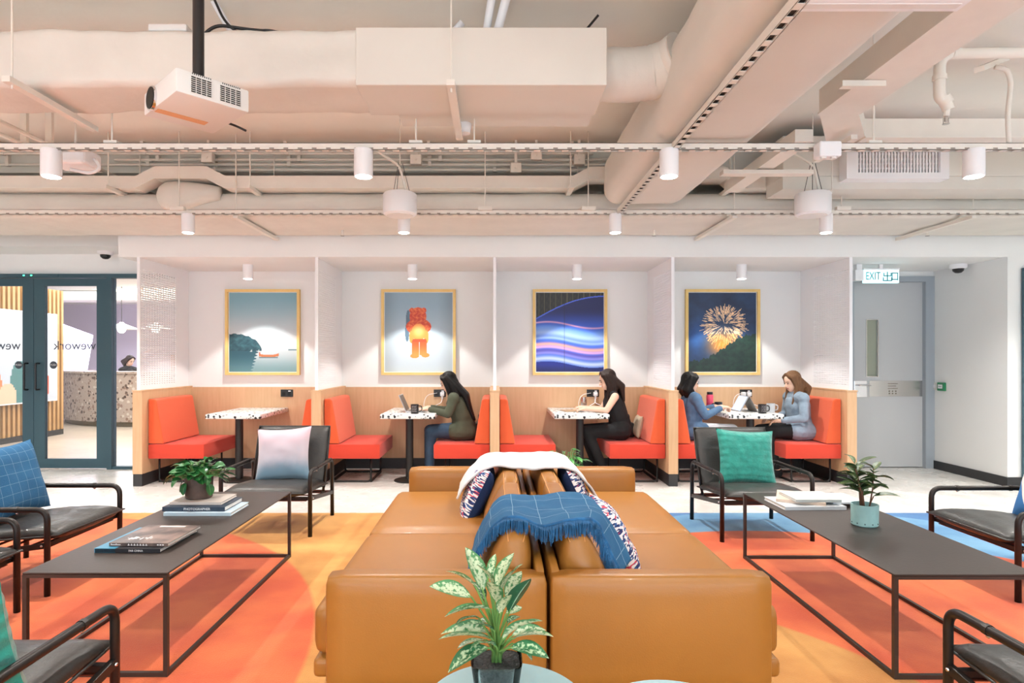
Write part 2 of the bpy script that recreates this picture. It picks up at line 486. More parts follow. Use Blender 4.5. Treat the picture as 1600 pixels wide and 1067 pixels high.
# ombre cushion
m = M['ombre'] = mat('ombre_velvet', C(220, 200, 205), 0.8, sheen=0.6)
k = NT(m); uv = k.sep(k.coord('UV')); nz = k.noise(k.coord(), 7, 5)
t = k.math('ADD', uv[1], k.math('MULTIPLY', k.math('SUBTRACT', nz, 0.5), 0.25))
k.color(k.mix(k.step(t, 0.55, 0.95), k.mix(k.step(t, 0.1, 0.55), C(98, 130, 150), C(182, 174, 184)), C(208, 178, 188)))
# teal ribbed cushion
m = M['teal'] = mat('teal_plush', C(32, 152, 138), 0.8, sheen=0.5)
k = NT(m); nz = k.noise(k.coord(), 24, 5); uv = k.sep(k.coord('UV'))
wv = k.math('SINE', k.math('MULTIPLY', uv[1], 50)); k.color(k.mix(nz, C(10, 108, 98), C(40, 160, 144)))
k.bump(k.math('ADD', k.math('MULTIPLY', wv, 0.25), nz), 0.8, 0.012)
# geometric cushion (white, beige and blue blocks)
m = M['geo'] = mat('geometric_print', C(230, 226, 218), 0.9)
k = NT(m); uv = k.sep(k.coord('UV'))
a = k.math('LESS_THAN', k.math('ADD', uv[0], k.math('MULTIPLY', uv[1], 0.6)), 0.42)
b = k.math('GREATER_THAN', k.math('SUBTRACT', uv[0], k.math('MULTIPLY', uv[1], 0.5)), 0.35)
k.color(k.mix(a, k.mix(b, C(232, 228, 222), C(206, 192, 176)), C(58, 118, 180)))

# leaves: (edge, body, patch, vein)
def leafmat(name, edge, body, patch, amount, scale=60, vein=None, rough=0.4):
    m = mat(name, body, rough); k = NT(m); uv = k.coord('UV'); s = k.sep(uv)
    across = k.math('ABSOLUTE', k.math('SUBTRACT', k.math('MULTIPLY', s[0], 2), 1))
    nz = k.noise(k.coord(), scale, 4)
    f = k.step(k.math('SUBTRACT', k.math('ADD', nz, amount - 0.5), k.math('MULTIPLY', k.math('POWER', across, 3), 0.35)), 0.42, 0.55)
    c = k.mix(f, body, patch)
    c = k.mix(k.step(across, 0.86, 0.98), c, edge)
    if vein: c = k.mix(k.step(across, 0.09, 0.03), c, vein)
    k.color(c); return m
M['leaf_var'] = leafmat('variegated_leaf', C(66, 130, 74), C(70, 128, 82), C(184, 200, 166), 0.57, 95)
M['leaf_var2'] = leafmat('variegated_leaf_dark', C(40, 104, 62), C(44, 104, 66), C(172, 194, 156), 0.49, 95)
M['leaf_dark'] = leafmat('dark_green_leaf', C(34, 92, 62), C(30, 84, 58), C(44, 104, 72), 0.4, 30, C(150, 190, 160))
M['leaf_green'] = leafmat('glossy_green_leaf', C(42, 110, 52), C(36, 100, 48), C(70, 142, 70), 0.42, 25, C(96, 160, 90), 0.3)
M['leaf_olive'] = leafmat('olive_leaf', C(74, 98, 56), C(62, 86, 50), C(120, 140, 90), 0.45, 40, C(130, 120, 80), 0.4)
M['leaf_bright'] = leafmat('bright_fern_leaf', C(66, 148, 62), C(52, 132, 56), C(96, 172, 84), 0.5, 30)

# poster print: cell colours
m = M['print'] = mat('poster_print', (1, 1, 1), 0.45)
k = NT(m); at = k.N.new('ShaderNodeVertexColor'); at.layer_name = 'Col'; k.color(k.mix(.88, (0, 0, 0), at.outputs['Color']))
# ================================================================== the setting
BF, BB = 6.48, 7.56           # booth front, back wall
ZC = 2.42                     # booth ceiling
SLAB = 3.32
struct(MB().box(-8.5, 8.0, -5.2, 7.9, -0.1, 0.0).build('floor', M['concrete']))
struct(MB().box(-8.5, 8.0, -5.2, 7.62, SLAB, SLAB + 0.15).build('ceiling', M['slab']))
struct(MB().box(-3.86, 4.36, BB, BB + 0.12, 0, SLAB).build('wall_back', M['wall']))
# bulkhead over the booths: front face and flat underside
wb = struct(MB().box(-3.97, 8.0, BF, BB, ZC, 2.66).build('wall_bulkhead', M['wall']))
struct(MB().box(-3.97, 8.0, BB - 0.25, BB, 2.66, SLAB).build('wall_above_booths', M['slab']))
# alcove with the exit door on the right
struct(MB().box(5.40, 5.53, 6.58, 7.9, 0, ZC).build('wall_alcove', M['wall']))
struct(MB().box(5.40, 8.0, 6.47, 6.58, 0, ZC).build('wall_right_front', M['wall']))
struct(MB().box(5.385, 5.40, 6.47, 7.54, 0, 0.10).build('baseboard_alcove', M['base']))
struct(MB().box(5.385, 8.0, 6.455, 6.47, 0, 0.10).build('baseboard_right', M['base']))
struct(MB().box(5.535, 5.60, 6.43, 6.455, 0.1, 2.3).build('trim_1', M['frame']))
# side and window walls of the hall outside the frame
struct(MB().box(8.0, 8.1, -5.2, 7.62, 0, SLAB).build('wall_right', M['wall']))
struct(MB().box(-8.6, -8.5, -5.2, 7.62, 0, SLAB).build('wall_left', M['wall']))
w = struct(MB().box(-8.5, 8, -5.3, -5.2, 0, 0.45).box(-8.5, 8, -5.3, -5.2, 2.75, SLAB).build('wall_front', M['wall']))
win = struct(MB().box(-8.5, 8, -5.27, -5.25, 0.45, 2.75).build('window_1', M['glass']))
for i in range(9):
    x = -8.5 + i * 2.05
    MB().box(x, x + 0.08, -5.3, -5.2, 0.45, 2.75).build('mullion', M['frame'], win)

# exit door
d1 = bpy.data.objects.new('door_1', None); d1.location = (0, 0, 0); link(d1); struct(d1)
dy = 7.60
MB().box(4.36, 4.41, dy - .06, dy + .05, 0, 2.36).box(5.29, 5.399, dy - .06, dy + .05, 0, 2.36).box(4.41, 5.29, dy - .06, dy + .05, 2.29, 2.36).build('door_frame', M['doorframe'], d1)
struct(MB().box(4.36, 5.40, dy - .04, dy + .1, 2.361, SLAB).box(4.3, 5.6, 7.8, 7.9, 0, SLAB).build('wall_over_door', M['wall']))  # second box: unseen wall added behind the door to stop a light leak
lf = MB().box(4.41, 4.60, dy, dy + .045, 0.01, 2.29).box(4.735, 5.29, dy, dy + .045, 0.01, 2.29).box(4.60, 4.735, dy, dy + .045, 0.01, 1.13).box(4.60, 4.735, dy, dy + .045, 1.825, 2.29).build('door_leaf', M['doorgrey'], d1)
MB().box(4.60, 4.735, dy + .02, dy + .028, 1.13, 1.825).build('vision_pane', mat('wired_glass', C(150, 156, 140), 0.15), lf)
g = MB()
for (a, b, c, e) in ((4.59, 4.60, 1.12, 1.835), (4.735, 4.745, 1.12, 1.835), (4.60, 4.735, 1.12, 1.13), (4.60, 4.735, 1.825, 1.835)): g.box(a, b, dy - .008, dy + .002, c, e)
g.build('pane_bead', M['steel'], lf)
pb = MB().box(4.63, 5.285, dy - .006, dy, 0.88, 1.075).build('push_plate', M['steel'], lf)
pr = mat('engraved_print', C(120, 112, 100), 0.5)
g = MB()
for i in range(3): g.box(4.86, 4.86 + .12 - .02 * (i % 2), dy - .0075, dy - .006, 1.035 - i * .03, 1.043 - i * .03)
for i in range(3):
    for j in range(2): g.box(4.87 + i * .04, 4.885 + i * .04, dy - .0075, dy - .006, 0.91 + j * .028, 0.925 + j * .028)
g.build('notice_print', pr, pb)
hd = MB().rbox(4.44, 4.60, dy - .012, dy, 0.87, 1.075, .004).build('lock_plate', M['chrome'], lf)
MB().tube(fillet([(4.48, dy - .01, 1.02), (4.48, dy - .06, 1.02), (4.62, dy - .06, 1.02)], .02), .009).build('handle', M['chrome'], hd)
MB().tube([(4.49, dy - .012, .93), (4.49, dy - .035, .93)], .018, 14).build('cylinder_lock', M['chrome'], hd)

# ------------------------------------------------------------------ glass entrance on the left
gy = 7.50
struct(MB().box(-8.5, -3.86, gy, gy + .12, 2.38, SLAB).build('wall_over_doors', M['wall']))
struct(MB().box(-8.5, -3.97, 6.95, gy, 2.62, 2.82).build('trim_2', M['wall']))
struct(MB().box(-8.5, -6.9, gy, gy + .12, 0, 2.38).build('wall_left_back', M['wall']))
fr = MB().box(-6.9, -3.86, gy - .03, gy + .07, 2.33, 2.38).box(-4.72, -4.66, gy - .03, gy + .07, 0, 2.33).box(-6.9, -6.84, gy - .03, gy + .07, 0, 2.33)
fr.box(-4.66, -3.86, gy - .02, gy + .06, 0, .035)
w2 = struct(fr.build('window_2', M['frame']))
MB().box(-4.66, -3.87, gy + .01, gy + .02, .035, 2.33).build('pane', M['glass'], w2)
def leaf_door(name, x0, x1, hx):
    d = bpy.data.objects.new(name, None); link(d); struct(d)
    MB().box(x0, x0 + .135, gy, gy + .045, 0.01, 2.325).box(x1 - .135, x1, gy, gy + .045, 0.01, 2.325).box(x0 + .135, x1 - .135, gy, gy + .045, .01, .125).box(x0 + .135, x1 - .135, gy, gy + .045, 2.235, 2.325).build('door_leaf_frame', M['frame'], d)
    MB().box(x0 + .135, x1 - .135, gy + .018, gy + .026, .125, 2.235).build('pane', M['glass'], d)
    MB().tube(fillet([(hx, gy, 1.29), (hx, gy - .06, 1.29), (hx, gy - .06, .97), (hx, gy, .97)], .02), .011).build('pull_handle', M['blackplastic'], d)
    return d
dr = leaf_door('door_2', -5.625, -4.725, -5.56)
dl = leaf_door('door_3', -6.53, -5.63, -5.70)
MB().box(-6.83, -6.53, gy + .01, gy + .02, .01, 2.33).build('pane', M['glass'], w2)
lk = MB().rbox(-5.95, -5.30, gy - .05, gy - .03, 2.345, 2.375, .004).build('door_lock_housing', M['frame'], w2)
led = mat('green_led', C(60, 220, 160), 0.4, emit=4)
MB().box(-5.72, -5.70, gy - .053, gy - .05, 2.35, 2.365).box(-5.63, -5.61, gy - .053, gy - .05, 2.35, 2.365).build('status_light', led, lk)
inkd = mat('glass_lettering', C(70, 78, 92), 0.6); ink2 = mat('glass_sticker', C(72, 80, 90), 0.6)
for (d, x) in ((dr, -5.13), (dl, -6.05)):
    t = text('wework', .155, inkd, d, (x, gy + .005, 1.505), (PI / 2, 0, 0), 'lettering'); t.scale = (-1, 1, 1)
for (d, x) in ((dr, -5.395), (dl, -5.82)):
    o = MB().lathe([(.046, 0), (.046, .001)], n=24).build('sticker', ink2, d); o.location = (x, gy + .012, 1.27); o.rotation_euler = (PI / 2, 0, 0)
    t = text('PUSH', .03, M['white'], o, (0, 0, .003), (0, 0, 0), 'sticker_lettering')

# ------------------------------------------------------------------ lobby behind the glass
struct(MB().box(-14, -3.80, 7.9, 16, -.1, 0).build('floor_lobby', M['lobbyfloor']))
struct(MB().box(-14, -3.86, 7.62, 16, 2.75, 2.85).build('ceiling_lobby', M['wall']))
lw = mat('lobby_wall', C(206, 198, 214), 0.7)
struct(MB().box(-14, -3.86, 15.9, 16, 0, 2.75).build('wall_lobby_back', lw))
struct(MB().box(-3.9, -3.80, 7.68, 16, 0, 2.75).build('wall_lobby_right', lw))
struct(MB().box(-14, -13.9, 7.62, 16, 0, 2.75).build('wall_lobby_left', lw))
# lowered ceiling drop with warm cove
cove = thing('ceiling_cove', 'glowing warm cove strip under the lobby ceiling behind the doors', 'light', (0, 0, 0))
MB().prism([(-9.5, 12.6), (-4.0, 12.6), (-4.0, 13.1), (-9.5, 13.1)], 2.55, 2.75, 'xy').build('cove_drop', M['wall'], cove)
MB().box(-7.6, -4.0, 12.3, 12.6, 2.69, 2.74).build('cove_strip', mat('cove_light', (1.0, 0.86, 0.60), emit=7), cove)
# oak slat screen
sw = thing('slat_wall', 'oak slat wall standing in the lobby behind the glass doors', 'wall', (-7.69, 9.6, 0))
MB().box(-.32, -.10, -2.0, 1.4, 0.0, 2.55).build('backing', mat('slat_backing', C(92, 66, 42), 0.8), sw)
sl = MB().box(-.10, 0.0, -.025, .025, 0.10, 2.55).mesh('slat', M['slat'])
for i in range(34):
    o = bpy.data.objects.new('slat', sl); o.location = (0.0, -1.97 + i * .1, 0); link(o, sw)
MB().box(-.10, -.03, -2.0, 1.4, 0.0, 0.10).build('plinth', M['base'], sw)
# poster on the slats
im = np.ones((70, 60, 3)) * np.array([.80, .84, .88])
yy, xx = np.mgrid[0:70, 0:60]; u = (xx + .5) / 60; v = (yy + .5) / 70
im[((u - .72) ** 2 * 1.6 + (v - .18) ** 2) < .022] = (.86, .22, .13)
for (a, b, r1, r2, c) in ((.25, .85, .12, .25, (.90, .55, .36)), (.55, .80, .10, .26, (.30, .52, .52)), (.78, .82, .12, .28, (.86, .34, .16)), (.08, .9, .1, .2, (.84, .36, .18)), (.42, .93, .1, .15, (.94, .8, .68))):
    im[((u - a) / r1) ** 2 + ((v - b) / r2) ** 2 < 1] = c
lp = thing('lobby_poster', 'white poster with a red shape and coloured leaves on the oak slats', 'poster', (-7.63, 9.75, 1.40), PI / 2)
MB().box(-.95, .95, -.012, .012, -.78, .72).build('poster_board', M['white'], lp)
print_panel('poster_face', im, 1.86, 1.46, M['print'], lp, (0, -.0135, -.03))
# reception desk
desk = thing('reception_desk', 'curved speckled terrazzo reception desk in the lobby', 'desk', (-7.2, 14.6, 0))
def arc(r0, r1, z0, z1, n=28, a0=-2.75, a1=-.6):
    mb = MB(); 
    for i in range(n):
        t0 = a0 + (a1 - a0) * i / n; t1 = a0 + (a1 - a0) * (i + 1) / n
        q = [(r * math.cos(t) * 1.0, r * math.sin(t)) for (r, t) in ((r0, t0), (r1, t0), (r1, t1), (r0, t1))]
        mb.prism(q, z0, z1, 'xy')
    return mb
arc(2.0, 2.55, .1, 1.05).build('desk_body', M['deskterrazzo'], desk)
arc(1.95, 2.58, 1.05, 1.09).build('desk_top', M['deskterrazzo'], desk)
arc(2.05, 2.47, 0, .1).build('plinth', mat('brass_plinth', C(120, 106, 80), .4, .4), desk)
for (px, d, nm) in ((190, 12.0, 'nearest the glass door edge'), (243, 12.6, 'seen through the perforated screen')):
    x = X(px, d)
    p = thing('pendant_lamp', 'small white pendant lamp over the reception desk, ' + nm, 'lamp', (x, d, Z(516, d)), group='lobby pendants')
    MB().lathe([(.03, .16), (.05, .13), (.30, .03), (.31, .02), (.29, .02), (.05, .11), (.0, .12)]).build('shade', M['white'], p, 40)
    MB().ellipsoid((0, 0, .02), (.075, .075, .075)).build('globe', mat('pendant_globe', (1, .93, .8), emit=10), p, True)
    MB().tube([(0, 0, .15), (0, 0, 2.75 - Z(516, d))], .006).build('cord', M['black'], p)
# neon sign
nz = thing('neon_sign', 'glowing white tilted panel sign with neon outline above the reception desk', 'sign', (X(121, 13.4), 13.4, Z(545, 13.4)), -.2)
q = [(-.36, -.46), (.22, -.46), (.36, .26), (-.34, .50)]
MB().prism(q, -.04, .04).build('panel', mat('sign_panel', (.90, .84, 1.0), emit=1.0), nz)
MB().tube([(a * 1.16 + .03, -.07, b * 1.10) for a, b in q], .015, closed=True).build('neon_tube', mat('neon_violet', (.8, .6, 1.0), emit=12), nz)
wood2 = thing('lobby_cabinet', 'low brown timber panel behind the reception desk', 'cabinet', (-6.6, 15.7, 0))
MB().box(-1.6, 2.2, -.15, .15, 0, 1.45).build('carcass', mat('brown_panel', C(150, 96, 70), .6, var=(4, .15)), wood2)
g = MB()
for i in range(20): g.box(-1.6 + i * .19, -1.6 + i * .19 + .05, -.17, -.15, 0, 1.45)
g.build('rib', mat('brown_rib', C(170, 112, 84), .6), wood2)

def point(name, loc, e, col, r=.1, parent=None):
    l = bpy.data.lights.new(name, 'POINT'); l.energy = e; l.color = col; l.shadow_soft_size = r
    o = bpy.data.objects.new(name, l); o.location = loc; return link(o, parent)
area_light('lobby_fill_light', (-6.8, 11.2, 2.72), (0, 0, 0), 4.5, 3.5, 150, (1.0, .95, .9))  # three area lights added to brighten the lobby; no fixtures exist there
area_light('lobby_fill_light', (-7.0, 14.5, 2.5), (-.5, 0, 0), 5.0, 1.2, 130, (.95, .9, 1.0))
area_light('lobby_fill_light', (-6.8, 8.6, 2.72), (0, 0, 0), 4.0, 1.2, 50, (1.0, .95, .9))

# dome cameras
def dome(loc, label):
    c = thing('dome_camera', label, 'camera', loc, 0, 'dome security cameras')
    MB().lathe([(.0, 0), (.085, 0), (.085, -.035), (.07, -.05), (0, -.05)]).build('housing', M['white'], c, 40)
    MB().lathe([(.058, -.05), (.052, -.075), (.03, -.095), (.0, -.10)]).build('lens_dome', M['blackplastic'], c, True)
    return c
dc = dome((X(169, 7.35), 7.3, Z(393, 7.35)), 'white dome security camera above the glass doors')
MB().tube([(0, 0, 0), (0, 0, .2)], .012).build('conduit', M['white'], dc)
dome((5.28, 7.0, ZC), 'white dome security camera under the alcove ceiling by the exit door')
# green call point
cp = thing('call_point', 'small green emergency door release button on the alcove wall', 'button', (5.40, 7.40, 1.01))
MB().rbox(-.035, 0, -.055, .055, -.05, .05, .006).build('housing', mat('green_plastic', C(34, 130, 84), .4), cp)
MB().box(-.038, -.035, -.035, .035, -.022, .026).build('break_pane', M['white'], cp)
text('PUSH', .02, inkd, cp, (-.0385, 0, 0), (PI / 2, 0, -PI / 2))
sp = thing('wall_switch', 'small white switch plate beside the green release button', 'switch', (5.40, 7.53, 1.01))
MB().rbox(-.012, 0, -.04, .04, -.045, .045, .004).build('plate', M['offwhite'], sp)
MB().rbox(-.018, -.012, -.015, .015, -.02, .02, .002).build('rocker', M['white'], sp)
# exit sign
ex = thing('exit_sign', 'illuminated hanging exit sign in front of the grey door', 'sign', (X(1376, 7.0), 7.0, Z(432, 7.0)))
MB().rbox(-.20, .20, -.018, .018, -.075, .075, .004).build('light_box', mat('exit_sign_glow', (.55, .88, .92), .4, emit=.75), ex)
MB().box(-.205, .205, -.02, .02, .075, .09).build('rail', M['white'], ex)
MB().rbox(-.31, -.215, -.04, .04, -.05, .07, .006).build('power_box', M['white'], ex)
MB().box(-.02, .02, -.01, .01, .09, ZC - Z(432, 7.0)).box(-.29, -.23, -.03, .03, .07, ZC - Z(432, 7.0)).build('hanger', M['white'], ex)
ti = mat('exit_letter_teal', C(36, 128, 138), .5)
text('EXIT', .125, ti, ex, (-.098, -.0195, 0), (PI / 2, 0, 0), sx=.66)
def stroke(rs, cx, nm):
    g = MB()
    for (a, b, c, d) in rs: g.box(cx + a, cx + b, -.0205, -.0185, c, d)
    g.build(nm, ti, ex)
w = .008
stroke([(-.005, .005, -.05, .052), (-.045, -.045 + w + .002, .005, .04), (.036, .046, .005, .04), (-.045, .046, .0, .011), (-.052, -.042, -.052, -.012), (.043, .053, -.052, -.012), (-.052, .053, -.054, -.043)], .065, 'lettering')
stroke([(-.036, -.027, -.045, .042), (.027, .036, -.045, .042), (-.036, .036, .032, .042), (-.036, .036, -.04, -.03)], .15, 'lettering')

# ================================================================== ceiling services
def wrapped(name, x0, x1, y0, y1, z0, z1, axis, r, amp, m, parent=None, n=60, sc=6.0, ends=0.0):
    """duct: rounded rectangle swept along an axis, with lumpy insulation"""
    if axis == 'x': L0, L1, A0, A1, B0, B1 = x0, x1, y0, y1, z0, z1
    else: L0, L1, A0, A1, B0, B1 = y0, y1, x0, x1, z0, z1
    ring = []
    ca, cb, ha, hb = (A0 + A1) / 2, (B0 + B1) / 2, (A1 - A0) / 2, (B1 - B0) / 2
    for (sx, sy, a0) in ((1, 1, 0), (-1, 1, PI / 2), (-1, -1, PI), (1, -1, 3 * PI / 2)):
        for k in range(7):
            a = a0 + PI / 2 * k / 6
            ring.append((sx * (ha - r) + r * math.cos(a), sy * (hb - r) + r * math.sin(a)))
        nx = {0: (-1, 1), 1: (-1, -1), 2: (1, -1), 3: (1, 1)}[int(round(a0 / (PI / 2)))]
        p = ring[-1]; a = a0 + PI / 2; q = (nx[0] * (ha - r) + r * math.cos(a), nx[1] * (hb - r) + r * math.sin(a))
        for k in range(1, 6): ring.append((p[0] + (q[0] - p[0]) * k / 6, p[1] + (q[1] - p[1]) * k / 6))
    vs = []; m_ = len(ring)
    for i in range(n + 1):
        t = L0 + (L1 - L0) * i / n
        f = 1.0
        if ends:
            e = min(t - L0, L1 - t) / ends
            if e < 1: f = math.sqrt(max(0.0, 1 - (1 - e) ** 2)) * .5 + .5
        for (a, b) in ring:
            l = math.hypot(a, b) or 1
            w_ = noise.noise(Vector((t * sc * .6, a * sc, b * sc))) * amp + noise.noise(Vector((t * sc * 2, a * sc * 2, b * sc * 2))) * amp * .4
            aa = ca + a * f + a / l * w_; bb = cb + b * f + b / l * w_
            vs.append((t, aa, bb) if axis == 'x' else (aa, t, bb))
    fs = [(i * m_ + k, i * m_ + (k + 1) % m_, (i + 1) * m_ + (k + 1) % m_, (i + 1) * m_ + k) for i in range(n) for k in range(m_)]
    fs += [tuple(range(m_))[::-1], tuple(n * m_ + k for k in range(m_))]
    return MB().add(vs, fs).build(name, m, parent, 50)

# main supply duct across the lounge: lagged run at left, plain box at right
du = thing('air_duct', 'broad white rectangular air duct behind the projector', 'duct', (0, 0, 0))
wrapped('lagged_run', -7.5, X(560, 3.2), 3.2, 3.60, 2.775, 3.075, 'x', .045, .018, M['duct'], du, 150)
MB().rbox(X(556, 3.2), X(948, 3.2), 3.19, 3.59, 2.77, 3.07, .004, 1).build('box_section', M['ductm'], du)
MB().box(X(630, 3.85), X(918, 3.85), 3.60, 3.84, 2.80, 2.86).build('flange', M['ductm'], du)
# round flexible connection
fp = [(.56, 3.42, 2.93), (.75, 3.43, 2.93), (.88, 3.42, 2.94), (.97, 3.38, 2.96), (1.02, 3.32, 2.98)]
pts = []
for i in range(28):
    t = i / 27 * (len(fp) - 1); j = min(int(t), len(fp) - 2); a = Vector(fp[j]); b = Vector(fp[j + 1]); pts.append(a.lerp(b, t - j))
MB().tube(pts, [.14 + .006 * noise.noise(Vector((i * .9, 0, 0))) + .004 * (i % 2) for i in range(28)], 20).build('flexible_connection', M['duct'], du, 60)
# big diagonal duct running toward the booths
dd = thing('air_duct', 'wide white duct running from overhead towards the booths', 'duct', (0, 0, 0))
wrapped('duct_run', .93, 1.62, -2.0, 5.34, 2.67, 3.08, 'y', .12, .008, M['ductm'], dd, 110, 4.0, ends=.10)
# wide lagged duct in front of the bulkhead
dw = thing('air_duct', 'low wide lagged duct along the bulkhead above the booths', 'duct', (0, 0, 0))
wrapped('lagged_run', -7.5, 7.8, 5.52, 6.44, 2.625, 2.85, 'x', .09, .012, M['duct'], dw, 230, 5.0)
# duct elbow swelling under the trunking hump
el = thing('duct_elbow', 'round lagged duct elbow bulging under the trunking hump', 'duct', (X(262, 5.42), 5.52, 2.80))
MB().tube([(-.135, 0, 0), (-.12, 0, 0), (-.09, 0, 0), (-.03, 0, .0), (.05, 0, .005), (.16, 0, .02), (.30, 0, .03), (.42, 0, .03)], [.01, .065, .105, .135, .138, .115, .085, .06], 24).build('lagged_elbow', M['duct'], el, True)

# cable trunking
def trunk(label, pts, y0, y1, h):
    t = thing('cable_trunking', label, 'trunking', (0, 0, 0))
    poly = [(x, z) for x, z in pts] + [(x, z + h) for x, z in reversed(pts)]
    mb = MB()
    for i in range(len(pts) - 1):
        (xa, za), (xb, zb) = pts[i], pts[i + 1]
        mb.prism([(xa, za), (xb, zb), (xb, zb + h), (xa, za + h)], y0, y1)
    mb.build('trunking_body', M['pipe'], t)
    mb = MB()
    for i in range(len(pts) - 1):
        (xa, za), (xb, zb) = pts[i], pts[i + 1]
        mb.prism([(xa, za - .012), (xb, zb - .012), (xb, zb), (xa, za)], y0 - .012, y1 + .005)
    mb.build('trunking_lid', M['pipe'], t)
    return t
zb = 2.862; tx = lambda p: X(p, 5.42)
trunk('long white cable trunking with two raised humps over the lagged duct', [(-7.5, zb), (tx(212), zb), (tx(242), zb + .085), (tx(322), zb + .085), (tx(352), zb), (tx(895), zb), (tx(922), zb + .08), (tx(1135), zb + .08), (tx(1150), zb), (tx(1225), zb)], 5.42, 5.58, .10)
tr2 = thing('cable_trunking', 'deep white cable trunking turning right beside the wide diagonal duct', 'trunking', (0, 0, 0))
MB().box(1.98, 2.22, -1.0, 3.75, 2.85, 2.99).box(2.5, 7.9, 4.15, 4.36, 2.85, 2.97).prism([(1.98, 3.75), (2.22, 3.75), (2.5, 4.15), (2.5, 4.36), (2.36, 4.36)], 2.85, 2.975, 'xy').build('trunking_body', M['pipe'], tr2)
MB().box(1.97, 2.23, -1.0, 3.75, 2.838, 2.85).box(2.5, 7.9, 4.14, 4.37, 2.838, 2.85).build('trunking_lid', M['pipe'], tr2)
tr3 = thing('cable_trunking', 'narrow sloped trunking dropping below the diagonal duct at right', 'trunking', (0, 0, 0))
MB().box(1.98, 2.10, 4.05, 5.3, 2.78, 2.86).box(1.72, 2.40, 4.62, 4.70, 2.74, 2.77).build('trunking_body', M['pipe'], tr3)

M['slotdark'] = mat('shaded_raw_inside', C(64, 58, 54), .8)
M['slotside'] = mat('slot_edge', C(128, 116, 106), .9)
# perforated mounting rails
def rail(label, a, b, w=.041, h=.041, pitch=.085, slot=.045):
    a = Vector(a); b = Vector(b); Ln = (b - a).length; n = int(Ln / pitch)
    t = thing('mounting_rail', label, 'rail', a, math.atan2(b.y - a.y, b.x - a.x))
    mb = MB()
    mb.box(0, Ln, -w / 2, -w / 2 + .003, 0, h).box(0, Ln, w / 2 - .003, w / 2, 0, h).box(0, Ln, -w / 2, w / 2, h - .003, h)
    mb.box(0, Ln, -w / 2, -.0145, 0, .003).box(0, Ln, .0145, w / 2, 0, .003)
    for i in range(n + 1): mb.box(i * pitch, min(Ln, i * pitch + pitch - slot), -.0145, .0145, 0, .003)
    mb.build('slotted_channel', M['pipe'], t)
    mb = MB()
    for i in range(n): mb.box(i * pitch + .03, i * pitch + .058, -w / 2 - .0006, -w / 2, .005, .0125)
    o = mb.build('side_slots', M['slotside'], t); o['kind'] = 'stuff'
    MB().box(.01, Ln - .01, -w / 2 + .004, w / 2 - .004, .012, h - .004).build('slot_shade_fill', M['slotdark'], t)  # dark block added to paint in the shade of the raw channel inside
    return t
Y1, Y2, ZR = 3.70, 5.35, 2.60
rail('near perforated rail carrying the front row of downlights', (-7.5, Y1, ZR), (7.8, Y1, ZR))
rail('far perforated rail carrying the rear row of downlights', (-7.5, Y2, ZR), (7.8, Y2, ZR))
rail('perforated rail running along the underside of the diagonal duct', (1.08, -2.0, ZR - .0), (1.08, Y2 - .03, ZR - .0))

# hangers: rods and channels
def hanger(label, rods, chans, m=None):
    t = thing('pipe_hanger', label, 'hanger', (0, 0, 0), 0, 'ceiling hangers')
    for (x, y, z0, z1) in rods: MB().tube([(x, y, z0), (x, y, z1)], .005, 6).build('rod', M['pipe'], t)
    for (a, b) in chans: MB().bar(a, b, .042, .030).build('channel', M['pipe'], t)
    return t
hanger('hanger with long slanting channel under the duct at far left', [(-2.42, 3.08, 2.70, SLAB)], [((-2.42, 3.04, 2.735), (-2.42, 3.72, 2.735))])
hanger('hanger with channel crossing under the box duct near the middle', [(X(705, 3.12), 3.12, 2.70, SLAB)], [((X(705, 3.12), 3.08, 2.735), (X(705, 3.12), 3.86, 2.735))])
for (px, nm) in ((168, 'left of the trunking hump'), (390, 'right of the trunking hump'), (892, 'beside the diagonal duct end'), (1143, 'just right of the diagonal duct end')):
    x = X(px, 5.33)
    hanger('small hanger under the trunking ' + nm, [(x, 5.34, 2.82, SLAB), (x + .10, 5.64, 2.95, SLAB)], [((x, 5.28, 2.83), (x, 5.60, 2.83))])
for (px, nm) in ((370, 'left of centre'), (1146, 'right of the diagonal duct'), (1518, 'at far right')):
    x = X(px, 5.42)
    hanger('long channel hanger under the lagged duct ' + nm, [(x, 5.40, 2.60, SLAB)], [((x, 5.39, 2.595), (x, 6.42, 2.595))])
for (px, nm) in ((175, 'at left'), (650, 'near the middle'), (741, 'right of the loudspeaker'), (1365, 'at right')):
    x = X(px, 3.72)
    hanger('rod hanger of the near perforated rail ' + nm, [(x, 3.72, ZR + .03, SLAB)], [((x - .04, 3.72, ZR + .05), (x + .04, 3.72, ZR + .05))])
for (px, nm) in ((277, 'at left'), (758, 'at centre'), (920, 'left of the diagonal duct'), (1318, 'at right')):
    x = X(px, 5.30)
    hanger('rod hanger of the far perforated rail ' + nm, [(x, 5.33, ZR + .03, SLAB)], [((x - .06, 5.31, ZR + .045), (x + .06, 5.31, ZR + .045))])
hanger('double hanger beneath the trunking bend at right', [(X(1366, 4.1), 4.1, 2.79, 3.1), (X(1342, 4.4), 4.4, 2.84, SLAB)], [((X(1335, 4.02), 4.02, 2.80), (X(1335, 4.02), 4.5, 2.80)), ((X(1330, 3.2), 3.3, 2.82), (X(1400, 3.2), 3.3, 2.82))])
hanger('short channel bracket under the air unit at right', [(X(1300, 5.0), 5.0, 2.70, SLAB)], [((X(1295, 5.0), 4.98, 2.70), (X(1295, 5.0), 5.5, 2.70))])

struct(MB().box(-7.5, 8.0, 5.76, 6.6, 3.09, SLAB).build('trim_added_beam', M['slab']))  # beam added under the slab so its bright face fills a dark area
